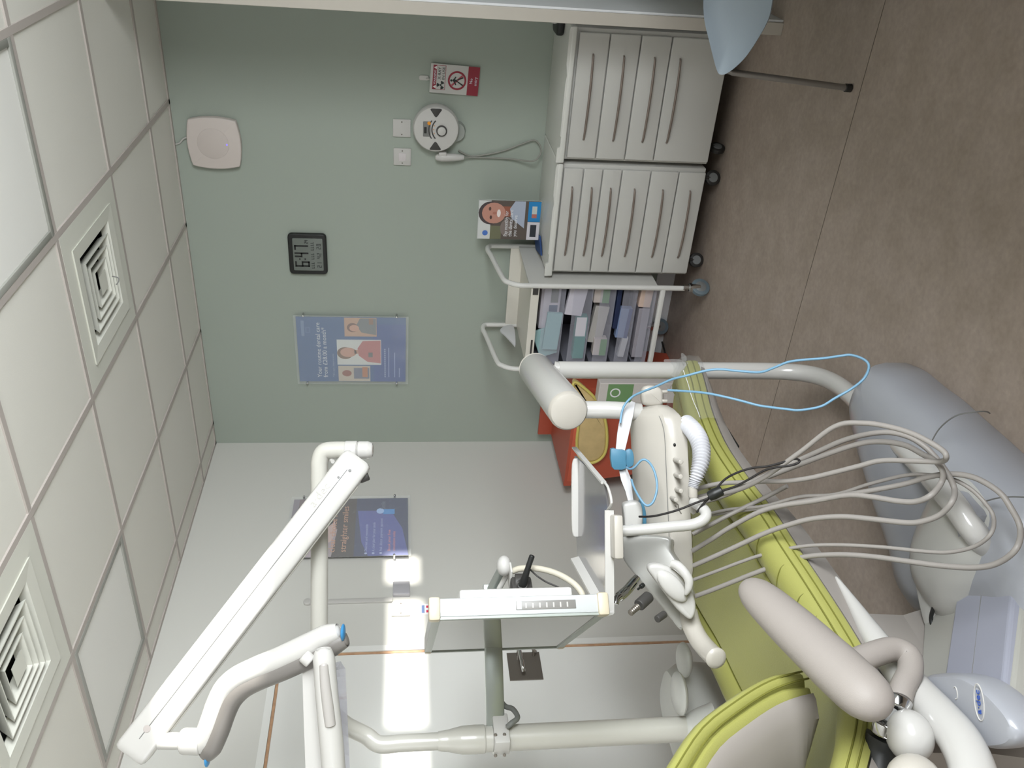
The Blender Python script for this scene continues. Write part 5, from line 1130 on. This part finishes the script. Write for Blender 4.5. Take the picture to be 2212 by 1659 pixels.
MB().puff(smooth_loop([P(1350, 978, 2.44), P(1362, 970, 2.44), P(1369, 982, 2.44), P(1368, 1005, 2.44), P(1354, 1008, 2.44)], 3), -FF, .02, .003, 2).build('clip_jaw', M['blue_clip'], t)
def cord(pts, name='cord', r=.0033): return MB().tube([P(*p) for p in pts], r, 10, k=6).build(name, M['blue_cord'], t)
cord([(1340, 914, 2.46), (1343, 892, 2.47), (1350, 874, 2.48), (1366, 857, 2.48), (1386, 847, 2.46), (1404, 840, 2.44), (1419, 834, 2.42), (1450, 820, 2.39), (1481, 812, 2.36), (1529, 800, 2.34), (1560, 798, 2.33), (1590, 801, 2.32), (1641, 804, 2.3), (1670, 795, 2.28), (1703, 782, 2.26), (1740, 777, 2.24), (1779, 774, 2.22), (1815, 769, 2.2), (1839, 767, 2.19), (1867, 777, 2.18), (1877, 792, 2.17), (1867, 817, 2.16), (1839, 840, 2.17), (1804, 860, 2.18), (1773, 878, 2.19), (1728, 886, 2.2), (1700, 884, 2.21), (1652, 878, 2.24), (1631, 874, 2.25), (1590, 863, 2.27), (1536, 851, 2.3), (1495, 846, 2.34), (1443, 843, 2.4)])
cord([(1354, 1010, 2.42), (1360, 1013, 2.40), (1370, 1010, 2.385), (1386, 994, 2.375), (1399, 996, 2.37), (1411, 1012, 2.35), (1418, 1035, 2.34), (1419, 1058, 2.33), (1412, 1082, 2.32), (1401, 1092, 2.32), (1391, 1088, 2.325), (1379, 1071, 2.34), (1369, 1052, 2.37), (1364, 1036, 2.40)])
t = thing('small_white_box', 'small white moulded box with a blue side sitting on the control head beside the clip', 'box', P(1365, 1110, 2.4))
MB().puff(smooth_loop([P(x, y, 2.37) for x, y in ((1347, 1093), (1360, 1086), (1380, 1085), (1387, 1095), (1389, 1115), (1388, 1140), (1386, 1152), (1370, 1157), (1353, 1155), (1349, 1120))], 3), -FF, .05, .007, 3).build('case', M['plastic'], t)
MB().puff(smooth_loop([P(x, y, 2.385) for x, y in ((1384, 1086), (1391, 1090), (1396, 1110), (1397, 1140), (1396, 1154), (1386, 1155))], 3), -FF, .045, .003, 2).build('blue_side', M['blue_clip'], t)
t = thing('usb_cable', 'thin black cable with a black ferrite block looped over the hoses', 'cable', P(1545, 1068, 2.25))
MB().tube([P(x, y, d_) for x, y, d_ in ((1381, 1116, 2.34), (1400, 1116, 2.31), (1422, 1113, 2.29), (1463, 1102, 2.27), (1504, 1086, 2.26), (1528, 1077, 2.25), (1540, 1066, 2.25), (1563, 1038, 2.24), (1590, 1022, 2.22), (1625, 1011, 2.2), (1660, 1007, 2.18), (1700, 996, 2.16), (1717, 991, 2.15), (1727, 995, 2.15), (1722, 1001, 2.15), (1705, 1006, 2.15), (1680, 1009, 2.16), (1652, 1016, 2.18), (1620, 1034, 2.2), (1590, 1050, 2.22), (1560, 1061, 2.24), (1535, 1074, 2.25), (1518, 1090, 2.26), (1505, 1107, 2.27))], .003, 10, k=6).build('lead', M['blackrub'], t)
MB().tube([P(1530, 1073, 2.245), P(1543, 1067, 2.242), P(1560, 1059, 2.24)], [.012, .0145, .013], 16, cap=.003).build('ferrite', M['black'], t)
MB().tube([P(1462, 1096, 2.33), P(1458, 1092, 2.33), P(1461, 1088, 2.33), P(1465, 1091, 2.33), P(1466, 1100, 2.30), P(1472, 1110, 2.29)], .0014, 8).build('wire_ring', M['steel'], t)
